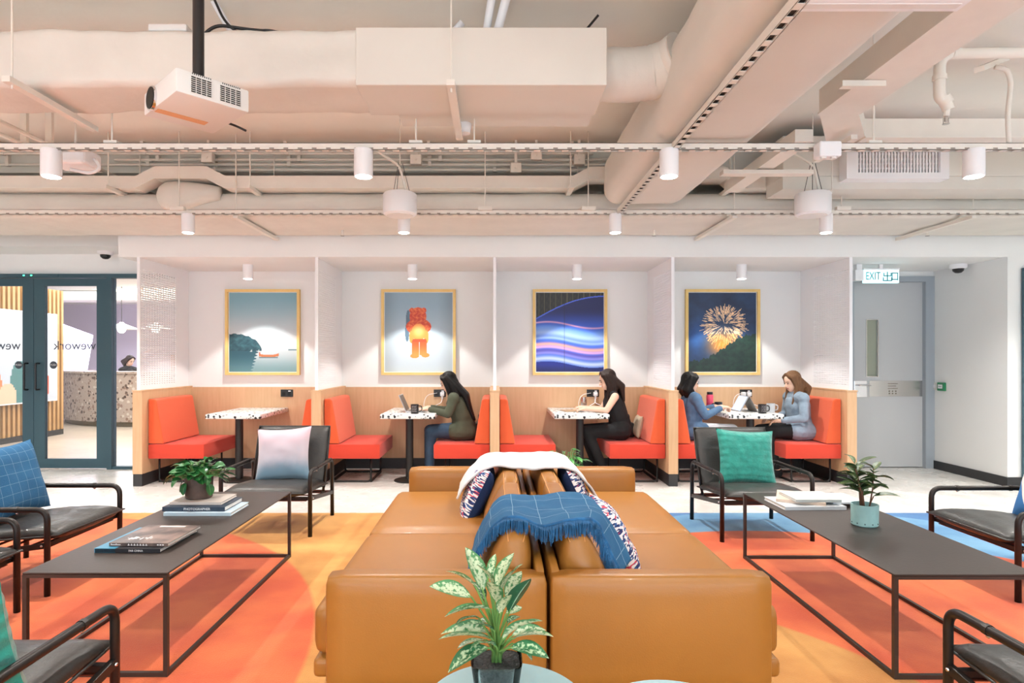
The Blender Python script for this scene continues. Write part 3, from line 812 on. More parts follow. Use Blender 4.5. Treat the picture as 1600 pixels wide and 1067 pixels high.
# conduits against the slab
for i, (y, z, x0, x1, r) in enumerate(((5.58, 3.27, -7.5, .9, .014), (5.62, 3.225, -7.5, .9, .014), (5.66, 3.18, -3.5, 1.6, .014), (5.68, 3.14, -7.5, 1.6, .014), (5.71, 3.10, -3.0, 1.6, .018))):
    t = thing('conduit_pipe', 'thin white conduit high above the trunking, %s of five' % ('nearest', 'second nearest', 'middle', 'second farthest', 'farthest')[i], 'pipe', (0, 0, 0), 0, 'slab conduits')
    MB().tube([(x0, y, z), (x1, y, z)], r, 8).build('pipe_run', M['pipe'], t, 60)
    for x in np.arange(x0 + .4, x1, 1.3): MB().box(x - .015, x + .015, y - r - .004, y + r + .004, z - r, SLAB).build('saddle_clip', M['pipe'], t)
for (px, py, nm) in ((325, 247, 'at left'), (650, 250, 'above the loudspeaker'), (838, 243, 'at centre'), (905, 250, 'left of the diagonal duct'), (806, 263, 'lowest of the four at centre')):
    t = thing('junction_box', 'small white junction box on the slab conduits ' + nm, 'box', (X(px, 5.54), 5.54, Z(py, 5.54)))
    MB().rbox(-.05, .05, -.03, .03, -.045, .045, .006).build('housing', M['pipe'], t)
    MB().box(-.012, .012, .0, .02, .04, SLAB - Z(py, 5.54)).build('bracket', M['pipe'], t)
    MB().lathe([(.012, 0), (.012, .006), (0, .007)], n=10).xform(Matrix.Translation((0, -.03, 0)) @ Matrix.Rotation(PI / 2, 4, 'X')).build('knockout', M['pipe'], t)

# ceiling unit with white flexible conduit at far left
cu_ = thing('ceiling_unit', 'white plastic ceiling unit beside the leftmost front downlight', 'fixture', (X(118, 4.2), 4.2, Z(250, 4.2)))
MB().rbox(-.14, .12, -.1, .1, -.05, .06, .02).build('housing', M['white'], cu_)
MB().tube(fillet([(-.02, -.02, -.07), (.12, -.02, -.10), (.19, -.02, -.06), (.14, -.02, .0)], .05), .012).build('cable_loop', M['white'], cu_, True)
MB().tube([(0, 0, .05), (0, 0, SLAB - Z(250, 4.2))], .008).build('rod', M['pipe'], cu_)
# left slab pipes and beam
for (x, nm) in ((-3.75, 'at the left edge'), (-3.55, 'just right of the left edge')):
    t = thing('conduit_pipe', 'thin white conduit running away under the slab ' + nm, 'pipe', (0, 0, 0))
    MB().tube([(x, 2.6, 3.05), (x, 6.4, 3.05)], .018, 8).build('pipe_run', M['pipe'], t, 60)
    for y in (3.9, 4.9, 5.9): MB().box(x - .025, x + .025, y - .015, y + .015, 3.03, SLAB).build('saddle_clip', M['pipe'], t)

# loose cables over the main duct
for i, (pts, r, m_, lab) in enumerate((
    ([(X(332, 3.4), 3.4, 3.34), (X(352, 3.4), 3.45, 3.2), (X(380, 3.4), 3.5, 3.08)], .02, M['white'], 'white corrugated hose rising behind the projector pole'),
    ([(X(640, 3.4), 3.45, 3.09), (X(690, 3.4), 3.45, 3.11), (X(722, 3.4), 3.42, 3.22)], .02, M['white'], 'white flexible hose lying on the duct at centre'),
    ([(X(745, 3.4), 3.5, 3.08), (X(758, 3.4), 3.45, 3.15), (X(770, 3.4), 3.3, 3.32)], .022, M['white'], 'left of two white hoses rising from the duct'),
    ([(X(766, 3.4), 3.5, 3.08), (X(776, 3.4), 3.42, 3.15), (X(793, 3.4), 3.3, 3.32)], .026, M['white'], 'right of two white hoses rising from the duct'),
    ([(X(870, 3.4), 3.45, 3.09), (X(905, 3.4), 3.45, 3.14), (X(935, 3.4), 3.4, 3.25)], .007, M['blackplastic'], 'thin black cable sagging over the right end of the duct'),
    ([(X(318, 3.4), 3.35, 3.09), (X(345, 3.4), 3.33, 3.16), (X(400, 3.4), 3.33, 3.13), (X(440, 3.4), 3.33, 3.12), (X(505, 3.4), 3.36, 3.09)], .009, M['blackplastic'], 'thick black cable bundle lying on the duct behind the pole'),
    ([(X(345, 3.4), 3.3, 3.30), (X(362, 3.4), 3.32, 3.16), (X(390, 3.4), 3.33, 3.09), (X(420, 3.4), 3.3, 3.12), (X(470, 3.4), 3.33, 3.10)], .007, M['blackplastic'], 'looping black cable hanging behind the projector pole'),
    )):
    o = MB().tube(fillet(pts, .12, 6), r, 8).build('ceiling_cable', m_, None, True); tag(o, lab, 'cable')
o = MB().rbox(X(240, 3.3), X(300, 3.3), 3.24, 3.36, 3.078, 3.118, .01).build('junction_box', M['offwhite']); tag(o, 'flat white box on top of the duct left of the projector pole', 'box')

# sprinkler pipework at right
sp = thing('sprinkler_pipe', 'thick white sprinkler pipe with elbow and drop at upper right', 'pipe', (0, 0, 0))
yy_ = 3.5; px = lambda a, b, d=3.5: (X(a, d), d, Z(b, d))
MB().tube(fillet([px(1640, 82), px(1468, 84), px(1468, 152), px(1478, 160), px(1482, 172)], .09, 6), .030, 14).build('pipe_run', M['pipe'], sp, 60)
for (a_, b_) in (((1496, 83), (1486, 83)), ((1468, 118), (1468, 126)), ((1474, 152), (1480, 162))): MB().tube([px(*a_), px(*b_)], .036, 14).build('coupling', M['pipe'], sp, 60)
MB().tube([px(1480, 170), px(1478, 182)], .016).build('nipple', M['pipe'], sp)
MB().tube([px(1478, 182), px(1478, 190)], .009).lathe([(.018, 0), (.018, .003)], px(1478, 194)).bar(px(1474, 184), px(1474, 194), .004).bar(px(1482, 184), px(1482, 194), .004).build('sprinkler_head', M['steel'], sp)
fx = thing('conduit_pipe', 'white flexible conduit hanging down at far upper right', 'pipe', (0, 0, 0))
MB().tube(fillet([px(1555, 105, 3.7), px(1574, 108, 3.7), px(1580, 130, 3.7), px(1574, 180, 3.7), px(1577, 226, 3.7)], .08), .014, 10).build('hose', M['pipe'], fx, True)
MB().bar(px(1530, 108, 3.6), px(1570, 92, 3.9), .05, .03).build('channel', M['pipe'], fx)

# air unit with grille at right
au = thing('air_conditioner', 'white ceiling air unit with a slotted grille at right', 'air unit', (0, 0, 0))
MB().rbox(X(1223, 5.1), 7.8, 5.1, 5.50, 2.86, 3.2, .01).box(X(1223, 5.1), 7.8, 5.1, 5.41, 2.755, 2.86).build('casing', M['ductm'], au)
gx0, gx1, gz0, gz1 = X(1340, 5.0), X(1468, 5.0), Z(270, 5.0), Z(226, 5.0)
g = MB().box(X(1322, 5.0), gx0, 4.99, 5.1, gz0 - .05, gz1 + .03).box(gx1, X(1482, 5.0), 4.99, 5.1, gz0 - .05, gz1 + .03).box(gx0, gx1, 4.99, 5.1, gz0 - .05, gz0).box(gx0, gx1, 4.99, 5.1, gz1, gz1 + .03)
g.build('grille_frame', M['white'], au)
MB().box(gx0, gx1, 5.07, 5.08, gz0, gz1).build('grille_shadow_box', M['dark'], au)
gw = MB().box(-.007, .007, 0, .03, gz0, gz1).mesh('grille_blade', M['white'])
nb = 26
for i in range(nb + 1):
    o = bpy.data.objects.new('grille_blade', gw); o.location = (gx0 + (gx1 - gx0) * i / nb, 5.0, 0); link(o, au)
g = MB()
for i in range(1, 6): z = gz0 + (gz1 - gz0) * i / 6; g.box(gx0, gx1, 5.01, 5.03, z - .005, z + .005)
g.build('grille_crossbars', M['white'], au)
em = thing('emergency_light', 'small white twin emergency light on the near rail at right', 'light', (X(1283, 3.68), 3.62, ZR - .02))
MB().rbox(-.06, .07, -.04, .04, -.05, .04, .01).build('housing', M['white'], em)
for s in (-.03, .03): MB().lathe([(.018, 0), (.016, -.012), (0, -.012)], (s, -.02, -.05), 12).build('lamp_head', M['offwhite'], em)

# white twin-colour drum loudspeakers
def speaker(px, lab):
    d = 4.94; t = thing('pendant_speaker', lab, 'loudspeaker', (X(px, d), d, Z(337, d)))
    MB().lathe([(.0, 0), (.115, 0), (.132, .012), (.135, .04), (.135, .165), (.125, .178), (0, .18)], n=32).build('drum', M['white'], t, 40)
    MB().lathe([(.105, -.004), (.105, 0), (0, 0)][::-1], n=32).build('grille', M['offwhite'], t)
    for a in (0, 2.1, 4.2):
        MB().tube([(.08 * math.cos(a), .08 * math.sin(a), .18), (.02 * math.cos(a), .02 * math.sin(a), .42)], .0025, 5).build('suspension_wire', M['black'], t)
    MB().tube(fillet([(.05, 0, .18), (.0, -.02, .40), (-.12, -.02, .47), (-.22, 0, .55)], .1), .010).build('cable', M['pipe'], t, True)
    MB().tube([(0, 0, .42), (0, 0, SLAB - Z(337, d))], .004).build('rod', M['pipe'], t)
speaker(625, 'white drum loudspeaker hanging left of centre under the trunking')
speaker(1270, 'white drum loudspeaker hanging at right under the air unit')

# ------------------------------------------------------------------ downlights
def spot(parent, loc, e, ang, blend, col=(1.0, .975, .925), r=.035):
    l = bpy.data.lights.new('downlight_lamp', 'SPOT'); l.energy = e; l.spot_size = ang; l.spot_blend = blend
    l.color = col; l.shadow_soft_size = r
    o = bpy.data.objects.new('downlight_lamp', l); o.location = loc; return link(o, parent)
can = MB().lathe([(.046, .0), (.054, -.002), (.056, .004), (.056, .16), (.0, .16)], n=28).mesh('can', M['white'], 40)
rim = MB().lathe([(.0, -.006), (.045, -.005), (.045, -.0025), (0, -.0025)], n=28).mesh('diffuser', M['bulb'])
def downlight(x, y, z, lab, grp, e, ang, blend, sc=1.0, col=(1.0, .975, .925)):
    t = thing('downlight', lab, 'light', (x, y, z), 0, grp)
    a = bpy.data.objects.new('can', can); link(a, t); b = bpy.data.objects.new('diffuser', rim); link(b, t)
    if sc != 1.0: a.scale = b.scale = (sc, sc, 1.0)
    spot(t, (0, 0, -.016), e, ang, blend, col); return t
LX = (-2.67, -.79, 1.05, 2.885)
who = ('leftmost', 'second from left', 'third from left', 'rightmost')
for i, x in enumerate(LX):
    downlight(x, Y1, ZR - .155, '%s white cylinder downlight on the near rail' % who[i], 'rail downlights', DOWN_W, 2.3, .6)
    downlight(x, Y2, ZR - .155, '%s white cylinder downlight on the far rail' % who[i], 'rail downlights', DOWN_W, 2.3, .6, .95)
for y in (.4, -1.7, -3.7):
    for i, x in enumerate((-6.3, -4.4) + LX + (4.7, 6.5)):
        downlight(x, y, ZR - .155, 'white cylinder downlight overhead outside the picture', 'overhead downlights', DOWN_W, 2.3, .6)
for x in (-6.3, -4.4, 4.7, 6.5):
    for y in (Y1, Y2): downlight(x, y, ZR - .155, 'white cylinder downlight on the rails beyond the picture edge', 'overhead downlights', DOWN_W, 2.3, .6)
for i, x in enumerate((-2.82, -.94, .94, 2.82)):
    downlight(x, 7.02, ZC - .16, ('white downlight above the sea poster', 'white downlight above the orange figure poster', 'white downlight above the blue light poster', 'white downlight above the fireworks poster')[i], 'booth downlights', BOOTH_W, 1.68, .22)
ln = thing('linear_light', 'slim white linear fitting crossing the top of the picture at right', 'light', (0, 0, 0))
MB().box(X(1242, 2.2), X(1508, 2.2), 2.17, 2.24, Z(8, 2.2), Z(8, 2.2) + .05).build('housing', M['white'], ln)
MB().box(X(1250, 2.2), X(1500, 2.2), 2.19, 2.22, Z(8, 2.2) - .002, Z(8, 2.2)).build('diffuser', M['offwhite'], ln)
hanger('rods holding the slim linear fitting at top right', [(X(1260, 2.2), 2.2, Z(8, 2.2) + .05, SLAB), (X(1490, 2.2), 2.2, Z(8, 2.2) + .05, SLAB)], [])
for (px_, nm) in ((535, 'left of centre'), (1022, 'right of centre'), (1449, 'at right')):
    t = thing('ceiling_sprinkler', 'small sprinkler head below the lagged duct ' + nm, 'sprinkler', (X(px_, 6.1), 6.1, 2.62))
    MB().tube([(0, 0, .02), (0, 0, -.05)], .012).build('drop_pipe', M['pipe'], t)
    MB().lathe([(.0, -.05), (.02, -.052), (.02, -.056), (0, -.058)]).build('deflector', M['steel'], t)
sn = thing('ceiling_sensor', 'small white cylindrical sensor below the box duct near the middle', 'sensor', (X(726, 3.8), 3.8, Z(200, 3.8)))
MB().lathe([(0, -.04), (.035, -.035), (.042, 0), (.042, .05), (0, .05)]).build('housing', M['white'], sn, 40)
MB().tube([(0, 0, .05), (0, 0, SLAB - Z(200, 3.8))], .01).build('stem', M['pipe'], sn)
# ================================================================== booths
PX = (-3.77, -1.885, 0.0, 1.885, 3.77)     # partition centre lines
PT = 0.10
plab = ('leftmost oak booth partition, beside the glass doors', 'oak booth partition between the sea and orange figure posters', 'middle oak booth partition, seen edge-on', 'oak booth partition between the blue light and fireworks posters', 'rightmost oak booth partition, beside the grey exit door')
for i, x in enumerate(PX):
    t = thing('booth_partition', plab[i] + ', with white perforated screen', 'partition', (x, 0, 0), 0, 'booth partitions')
    h = PT / 2
    MB().box(-h, h, BF, BB - .001, .13, 1.0).build('oak_panel', M['wood'], t)
    MB().box(-h - .004, h + .004, BF - .006, BB - .001, 1.0, 1.014).build('cap', M['wood'], t)
    MB().box(-h + .003, h - .003, BF + .004, BB - .001, 0, .13).build('plinth', M['base'], t)
    sc = MB().box(-.016, .016, BF + .02, BF + .05, 1.014, ZC).box(-.006, .006, BF + .05, BB - .001, 1.014, 1.05).box(-.006, .006, BF + .05, BB - .001, 2.30, ZC).box(-.006, .006, 7.25, BB - .001, 1.05, 2.30)
    sc.build('screen_frame', M['screen'], t)
    g = MB(); z = 1.05
    while z < 2.295:
        g.box(-.004, .004, BF + .05, 7.25, z, z + .0175); z += .024
    for y in np.linspace(BF + .05, 7.25, 15): g.box(-.003, .003, y - .008, y + .008, 1.05, 2.30)
    g.build('perforated_sheet', M['screen'], t)
# oak dado on the back wall
for i in range(4):
    MB().box(PX[i] + .05, PX[i + 1] - .05, BB - .025, BB, .13, 1.0).build('trim_%d' % (i + 3), M['wood'])
    bpy.data.objects['trim_%d' % (i + 3)]['kind'] = 'structure'
    o = MB().box(PX[i] + .05, PX[i + 1] - .05, BB - .022, BB, 0, .13).build('baseboard_booth_%d' % (i + 1), M['base']); struct(o)
bname = ('booth under the sea poster', 'booth under the orange figure poster', 'booth under the blue light poster', 'booth under the fireworks poster')
SY0, SY1, SW = 6.58, 7.40, .60
for i in range(4):
    for s in (1, -1):
        xw = PX[i] + .055 if s > 0 else PX[i + 1] - .055
        t = thing('booth_bench', 'red-orange upholstered %s bench of the %s' % ('left' if s > 0 else 'right', bname[i]), 'bench', (xw, 0, 0), 0, 'booth benches')
        def bx(a, b): return (a, b) if s > 0 else (-b, -a)
        a, b = bx(0, SW)
        MB().rbox(a, b, SY0, SY1, .275, .43, .012, 2).build('seat', M['seat'], t, 40)
        prof = [(0, .435), (.165, .435), (.085, .90), (.06, .915), (0, .915)]
        prof = [(p[0] * s, p[1]) for p in prof]
        bk = MB().prism(prof, SY0 + .005, SY1 - .005)
        o = bk.build('backrest', M['seatback'], t)
        bv = o.modifiers.new('soft', 'BEVEL'); bv.width = .012; bv.segments = 2
        for y in (SY0 + .12, SY1 - .12):
            MB().tube(fillet([(s * .06, y, .275), (s * .06, y, .012), (s * (SW - .12), y, .012), (s * (SW - .12), y, .275)], .04), .011, 8).build('leg', M['black'], t, True)
        for q in (.06, SW - .12): MB().bar((s * q, SY0 + .12, .012), (s * q, SY1 - .12, .012), .02).build('floor_rail', M['black'], t)
    cx = (PX[i] + PX[i + 1]) / 2
    t = thing('booth_table', 'speckled white terrazzo table on a black column in the ' + bname[i], 'table', (cx, 0, 0), 0, 'booth tables')
    MB().rbox(-.30, .30, 6.63, BB - .027, .695, .748, .012, 2).build('tabletop', M['terrazzo'], t, 40)
    MB().tube([(0, 6.80, .02), (0, 6.80, .695)], .042, 20).build('column', M['black'], t, 60)
    MB().lathe([(0, 0), (.17, 0), (.17, .010), (.15, .018), (.05, .024), (0, .024)], (0, 6.80, 0), 32).build('base_plate', M['black'], t, 40)
    t = thing('wall_socket', 'black power socket plate on the oak back of the ' + bname[i], 'socket', (cx + .28 + (-.01 * i), BB - .025, .925))
    MB().rbox(-.075, .075, -.012, 0, -.045, .045, .004).build('plate', M['blackplastic'], t)
    MB().box(.02, .05, -.014, -.012, .02, .032).build('switch', M['white'], t)
    for dx in (-.035, .03): MB().box(dx - .018, dx + .018, -.0135, -.012, -.03, .012).build('outlet', M['dark'], t)

# ------------------------------------------------------------------ posters
W_, H_ = 150, 186
yy, xx = np.mgrid[0:H_, 0:W_]; u = (xx + .5) / W_; v = (yy + .5) / H_
def lerp(a, b, t): return np.array(a)[None, None] / 255 * (1 - t[..., None]) + np.array(b)[None, None] / 255 * t[..., None]
def sstep(x, a, b): t = np.clip((x - a) / (b - a), 0, 1); return t * t * (3 - 2 * t)
rng = np.random.default_rng(4)
def fbm(u, v, s, seed=0):
    out = np.zeros_like(u); a = 1
    r = np.random.default_rng(seed)
    for o in range(4):
        p = r.random(6) * 6.28
        out += a * (np.sin(u * s * 2 ** o + p[0] + 1.7 * np.sin(v * s * 1.3 * 2 ** o + p[1])) * np.cos(v * s * 2 ** o + p[2] + 1.3 * np.sin(u * s * 2 ** o * .9 + p[3]))); a *= .55
    return out
# sea with headland and boat
p1 = lerp((128, 174, 190), (210, 216, 220), sstep(v, 0, .62))
sea = lerp((196, 208, 212), (128, 164, 172), sstep(v, .735, 1.0)); ms = v > .735; p1[ms] = sea[ms]
hill = .735 - .215 * np.sqrt(np.clip(1 - ((u - .06) / .42) ** 2, 0, 1)) + .005 * np.sin(u * 60)
mh = (v > hill) & (v < .735) & (u < .48); tex = fbm(u, v, 30, 2)
p1[mh] = (lerp((34, 70, 82), (62, 106, 116), np.clip(.5 + tex * .4, 0, 1)))[mh]
ref = (v >= .735) & (u < .42 - .35 * (v - .735) + .02 * np.sin(v * 160)); p1[ref] = (lerp((44, 88, 102), (92, 138, 150), sstep(v, .74, 1.0)))[ref]
p1[(abs(v - .725) < .008) & (u > .87)] = (.36, .5, .54)
p1[(abs(v - .733) < .012) & (u > .27) & (u < .5) & (tex > .1)] = (.70, .76, .76)
boat = (u > .44) & (u < .735) & (v > .785 - .02 * np.abs((u - .58) / .15) ** 3) & (v < .815 - .012 * ((u - .58) / .15) ** 2)
p1[boat] = (.78, .47, .30); p1[(abs(u - .45) < .012) & (v > .755) & (v < .79)] = (.75, .4, .25)
p1[(u > .44) & (u < .72) & (abs(v - .82) < .006)] = (.42, .5, .52)
# orange furry costume figure against pale blue
p2 = lerp((150, 178, 196), (206, 222, 232), sstep(v, .1, .75)); p2 *= (1 - .12 * sstep(np.abs(u - .5), .25, .5))[..., None]
def ell(cx, cy, rx, ry): return ((u - cx) / rx) ** 2 + ((v - cy) / ry) ** 2 < 1
shd = ell(.345, .36, .035, .14) | ell(.33, .5, .03, .12); p2[shd] = (.36, .47, .55)
fur = ell(.49, .30, .125, .115) | ell(.50, .43, .185, .105) | ell(.40, .225, .04, .035) | ell(.575, .225, .04, .035)
fz = fbm(u, v, 55, 7); p2[fur] = lerp((206, 62, 34), (240, 122, 62), np.clip(.5 + fz * .5, 0, 1))[fur]
body = ell(.50, .50, .105, .11) | ell(.395, .56, .035, .08) | ell(.615, .56, .035, .08); p2[body] = lerp((244, 150, 66), (252, 196, 120), sstep(-np.hypot(u - .5, v - .48), -.12, 0))[body]
legs = ((np.abs(u - .455) < .052) | (np.abs(u - .565) < .052)) & (v > .6) & (v < .79) | ell(.44, .80, .065, .03) | ell(.60, .79, .06, .03)
p2[legs] = lerp((226, 92, 40), (242, 158, 78), sstep(v, .62, .80))[legs]
p2[(np.abs(v - .605) < .02) & (np.abs(u - .51) < .10)] = (.86, .30, .14)
# blue light trails below dark facades
p3 = lerp((16, 26, 92), (50, 92, 210), sstep(v, .2, .45))
wv = v + .035 * np.sin(u * 5 + .6) - .02 * u
for (c, w_, col, a) in ((.40, .012, (250, 176, 214), .9), (.47, .04, (120, 176, 250), .6), (.53, .05, (176, 206, 250), .8), (.60, .02, (200, 224, 252), .6), (.68, .025, (252, 170, 150), .95), (.715, .02, (226, 170, 222), .9), (.76, .02, (92, 72, 170), .8), (.79, .02, (168, 148, 226), .7), (.86, .035, (206, 224, 246), .9)):
    t = a * np.exp(-((wv - c) / w_) ** 2); p3 = p3 * (1 - t[..., None]) + np.array(col) / 255 * t[..., None]
mb_ = wv > .90; p3[mb_] = lerp((24, 40, 140), (16, 26, 96), sstep(v, .9, 1))[mb_]
edge = .33 - .24 * u - .09 * np.sin(u * 2.6)
dk = v < edge; p3[dk] = lerp((26, 28, 26), (48, 46, 38), np.clip(.5 + .5 * np.sin(u * 90) * np.sin(v * 70 + u * 30), 0, 1))[dk]
p3[dk & (np.abs((u * 12) % 1 - .5) < .06)] = (.40, .38, .30)
p3[(np.abs(v - edge) < .008)] = (.30, .42, .90); p3[np.abs(u - .42) < .004] *= .8
# fireworks above a dark hill
p4 = lerp((26, 42, 74), (40, 70, 110), np.clip(.5 + fbm(u, v, 6, 3) * .35, 0, 1)); gl = np.exp(-(((u - .50) / .2) ** 2 + ((v - .66) / .14) ** 2)); p4 = p4 * (1 - gl[..., None]) + np.array((244, 150, 60)) / 255 * gl[..., None]
bl = np.exp(-(((u - .12) / .15) ** 2 + ((v - .55) / .2) ** 2)); p4 += bl[..., None] * np.array((.02, .14, .28))
asp = H_ / W_
for k_ in range(420):
    a = rng.random() * 2 * PI; ph = math.acos(2 * rng.random() - 1); rr = math.sin(ph) ** .5
    rr = math.sin(ph); r0 = .33 * rr * rng.uniform(.55, .9); r1 = min(.375, r0 + rng.uniform(.03, .09))
    for t in np.linspace(r0, r1, 26):
        ix = int((.53 + t * math.cos(a)) * W_); iy = int((.40 + (t * math.sin(a) + .12 * (t / .36) ** 2 * .25) / asp) * H_)
        if 0 <= ix < W_ and 0 <= iy < H_:
            f = .35 + .65 * (t - r0) / (r1 - r0 + 1e-6); c = np.array((255, 214, 170)) / 255
            if iy > .52 * H_: c = np.array((255, 190, 120)) / 255
            p4[iy, ix] = p4[iy, ix] * (1 - f) + c * f
gh = .86 - .33 * sstep(u, .1, .95) + .012 * np.sin(u * 50) + .008 * np.sin(u * 131)
mh = v > gh; p4[mh] = lerp((22, 40, 40), (34, 66, 54), np.clip(.5 + .5 * fbm(u, v, 25, 9) * .6 - (v - .8), 0, 1))[mh]
labs = ('framed poster of a calm sea with a headland and small boat', 'framed poster of an orange furry figure on pale blue', 'framed poster of blue and pink light trails', 'framed poster of a fireworks burst over a dark hill')
for i, (pm, px_) in enumerate(((p1, 410.5), (p2, 654), (p3, 890.5), (p4, 1129))):
    t = thing('framed_poster', labs[i], 'poster', (X(px_, 7.53), BB, 1.672), 0, 'booth posters')
    w_, h_, b_ = .455, .525, .032
    MB().box(-w_, w_, -.05, 0, h_ - b_, h_).box(-w_, w_, -.05, 0, -h_, -h_ + b_).box(-w_, -w_ + b_, -.05, 0, -h_ + b_, h_ - b_).box(w_ - b_, w_, -.05, 0, -h_ + b_, h_ - b_).build('frame', M['framewood'], t)
    MB().box(-w_ + b_, w_ - b_, -.02, 0, -h_ + b_, h_ - b_).build('mount_board', M['white'], t)
    print_panel('print', np.clip(pm, 0, 1), 2 * (w_ - b_) - .016, 2 * (h_ - b_) - .016, M['print'], t, (0, -.0215, 0))

# ================================================================== lounge
rug = MB().rbox(-4.6, 4.6, -.6, 5.33, 0, .012, .004, 1).build('area_rug', M['rug']); tag(rug, 'large rug of orange, yellow and blue curved fields', 'rug')

# ------------------------------------------------------------------ sofas (back to back)
FL = .012
def sofa(label, sx, cx):
    """seat faces -X when sx = 1, built about its back plane and mirrored for the other"""
    t = thing('leather_sofa', label, 'sofa', (cx, 0, FL), 0, 'tan leather sofas')
    def b(a, c): return (a, c) if sx > 0 else (-c, -a)
    y0, y1 = 2.27, 4.62
    for (ya, yb) in ((y0, y0 + .105), (y1 - .13, y1)):
        a, c = b(-.825, 0); MB().puff(a, c, ya, yb, .10, .533, .028, 8, .010, 1).build('arm', M['tan'], t, True)
    a, c = b(-.045, 0); MB().puff(a, c, y0 + .06, y1 - .06, .10, .54, .018, 6).build('back_panel', M['tan'], t, True)
    a, c = b(-.90, -.05); MB().rbox(a, c, y0 + .105, y1 - .13, .10, .175, .02, 3).build('base_frame', M['tan'], t, 40)
    for (px_, py_) in ((-.78, y0 + .16), (-.78, y1 - .16), (-.10, y0 + .16), (-.10, y1 - .16)):
        MB().tube([(px_ * sx, py_, 0), (px_ * sx, py_, .10)], [.012, .016], 10).build('leg', M['chairmetal'], t)
    ym = (y0 + y1) / 2 - .02
    for (ya, yb) in ((y0 + .108, ym), (ym, y1 - .132)):
        a, c = b(-.905, -.06); o = MB().puff(a, c, ya, yb, .178, .375, .05, 14, .018, 2, .006).build('seat_cushion', M['tan'], t, True)
        MB().tube([(a + (.012 if sx > 0 else c - a - .012), ya + .06, .285), (a + (.002 if sx > 0 else c - a - .002), (ya + yb) / 2, .285), (a + (.012 if sx > 0 else c - a - .012), yb - .06, .285)], .004, 6).build('seam', M['tan'], o)
        # wedge-shaped back cushion: two panels, rounded, with a centre stitch
        n1, n2 = 40, 18
        def sec(th, f):
            # closed section, wider at the foot
            c_ = math.cos(th); s_ = math.sin(th); e = .55
            xx_ = math.copysign(abs(c_) ** e, c_); zz = math.copysign(abs(s_) ** e, s_)
            z_ = .515 + zz * .148 * f[1]
            w0 = -.285 + (z_ - .37) * .42; w1 = -.05
            return ((w0 + w1) / 2 + xx_ * (w1 - w0) / 2 * f[0], z_)
        vs = []; fs = []
        for j in range(n2 + 1):
            tt = j / n2; y = ya + .005 + (yb - ya - .01) * tt
            e_ = 1 - abs(2 * tt - 1); k_ = min(1, e_ / .16); f = (.80 + .20 * math.sqrt(1 - (1 - k_) ** 2),) * 2
            if j in (0, n2): f = (.72, .80)
            for q in range(n1):
                xs, zs = sec(2 * PI * q / n1, f)
                wr = .004 * noise.noise(Vector((xs * 14, y * 9, zs * 14)))
                vs.append((sx * (xs + wr), y, zs + wr))
        for j in range(n2):
            for q in range(n1): fs.append((j * n1 + q, j * n1 + (q + 1) % n1, (j + 1) * n1 + (q + 1) % n1, (j + 1) * n1 + q))
        fs += [tuple(range(n1)), tuple(n2 * n1 + q for q in range(n1))]
        o = MB().add(vs, fs).build('back_cushion', M['tan'], t, True)
        for q in (7, 13): MB().tube([(Vector(vs[j * n1 + q]) + Vector((0, 0, .001))) for j in range(0, n2 + 1)], .0018, 5).build('stitching', M['tanstitch'], o)
    return t
sofa('tan leather sofa on the left, facing left, back to its twin', 1, .195)
sofa('tan leather sofa on the right, facing right, back to its twin', -1, .208)

# ------------------------------------------------------------------ cushions
def cushion(name, label, m, loc, size, thick, rx=0.0, rz=0.0, ry=0.0, back=None, group=None, uv=(1, 1), ribs=0):
    t = thing(name, label, 'cushion', loc, rz, group)
    w, h = size
    def side(sg, mm, nm):
        def fn(a, b):
            p, q = a * 2 - 1, b * 2 - 1
            x = w / 2 * p * (1 - .09 * (1 - q * q)); z = h / 2 * q * (1 - .09 * (1 - p * p))
            f = max(0, (1 - p ** 4) * (1 - q ** 4)) ** .6
            y = sg * (thick / 2 * f + .010 * noise.noise(Vector((p * 2.2, q * 2.2, sg * 3 + loc[0]))) * f)
            if ribs and sg < 0: y += .004 * math.sin(q * ribs) * f
            return Vector((x, y, z))
        o = surf(nm, fn, 28, 28, mm, t, uvs=uv)
        o.rotation_euler = (rx, ry, 0); return o
    side(-1, m, 'front_cover'); side(1, back or m, 'back_cover')
    return t
cushion('throw_pillow', 'patterned red, white and navy pillow under the white throw, left sofa', M['kilim'], (-.105, 3.87, .515), (.44, .36), .15, rx=-.45, rz=-PI / 2, back=M['navy'])
cushion('throw_pillow', 'patterned pillow half hidden under the white throw, right sofa', M['kilim'], (.508, 3.88, .515), (.42, .36), .14, rx=-.45, rz=PI / 2, back=M['navy'])
cushion('throw_pillow', 'patterned pillow under the blue throw, right sofa', M['kilim'], (.548, 2.84, .52), (.40, .37), .13, rx=-.45, rz=PI / 2)

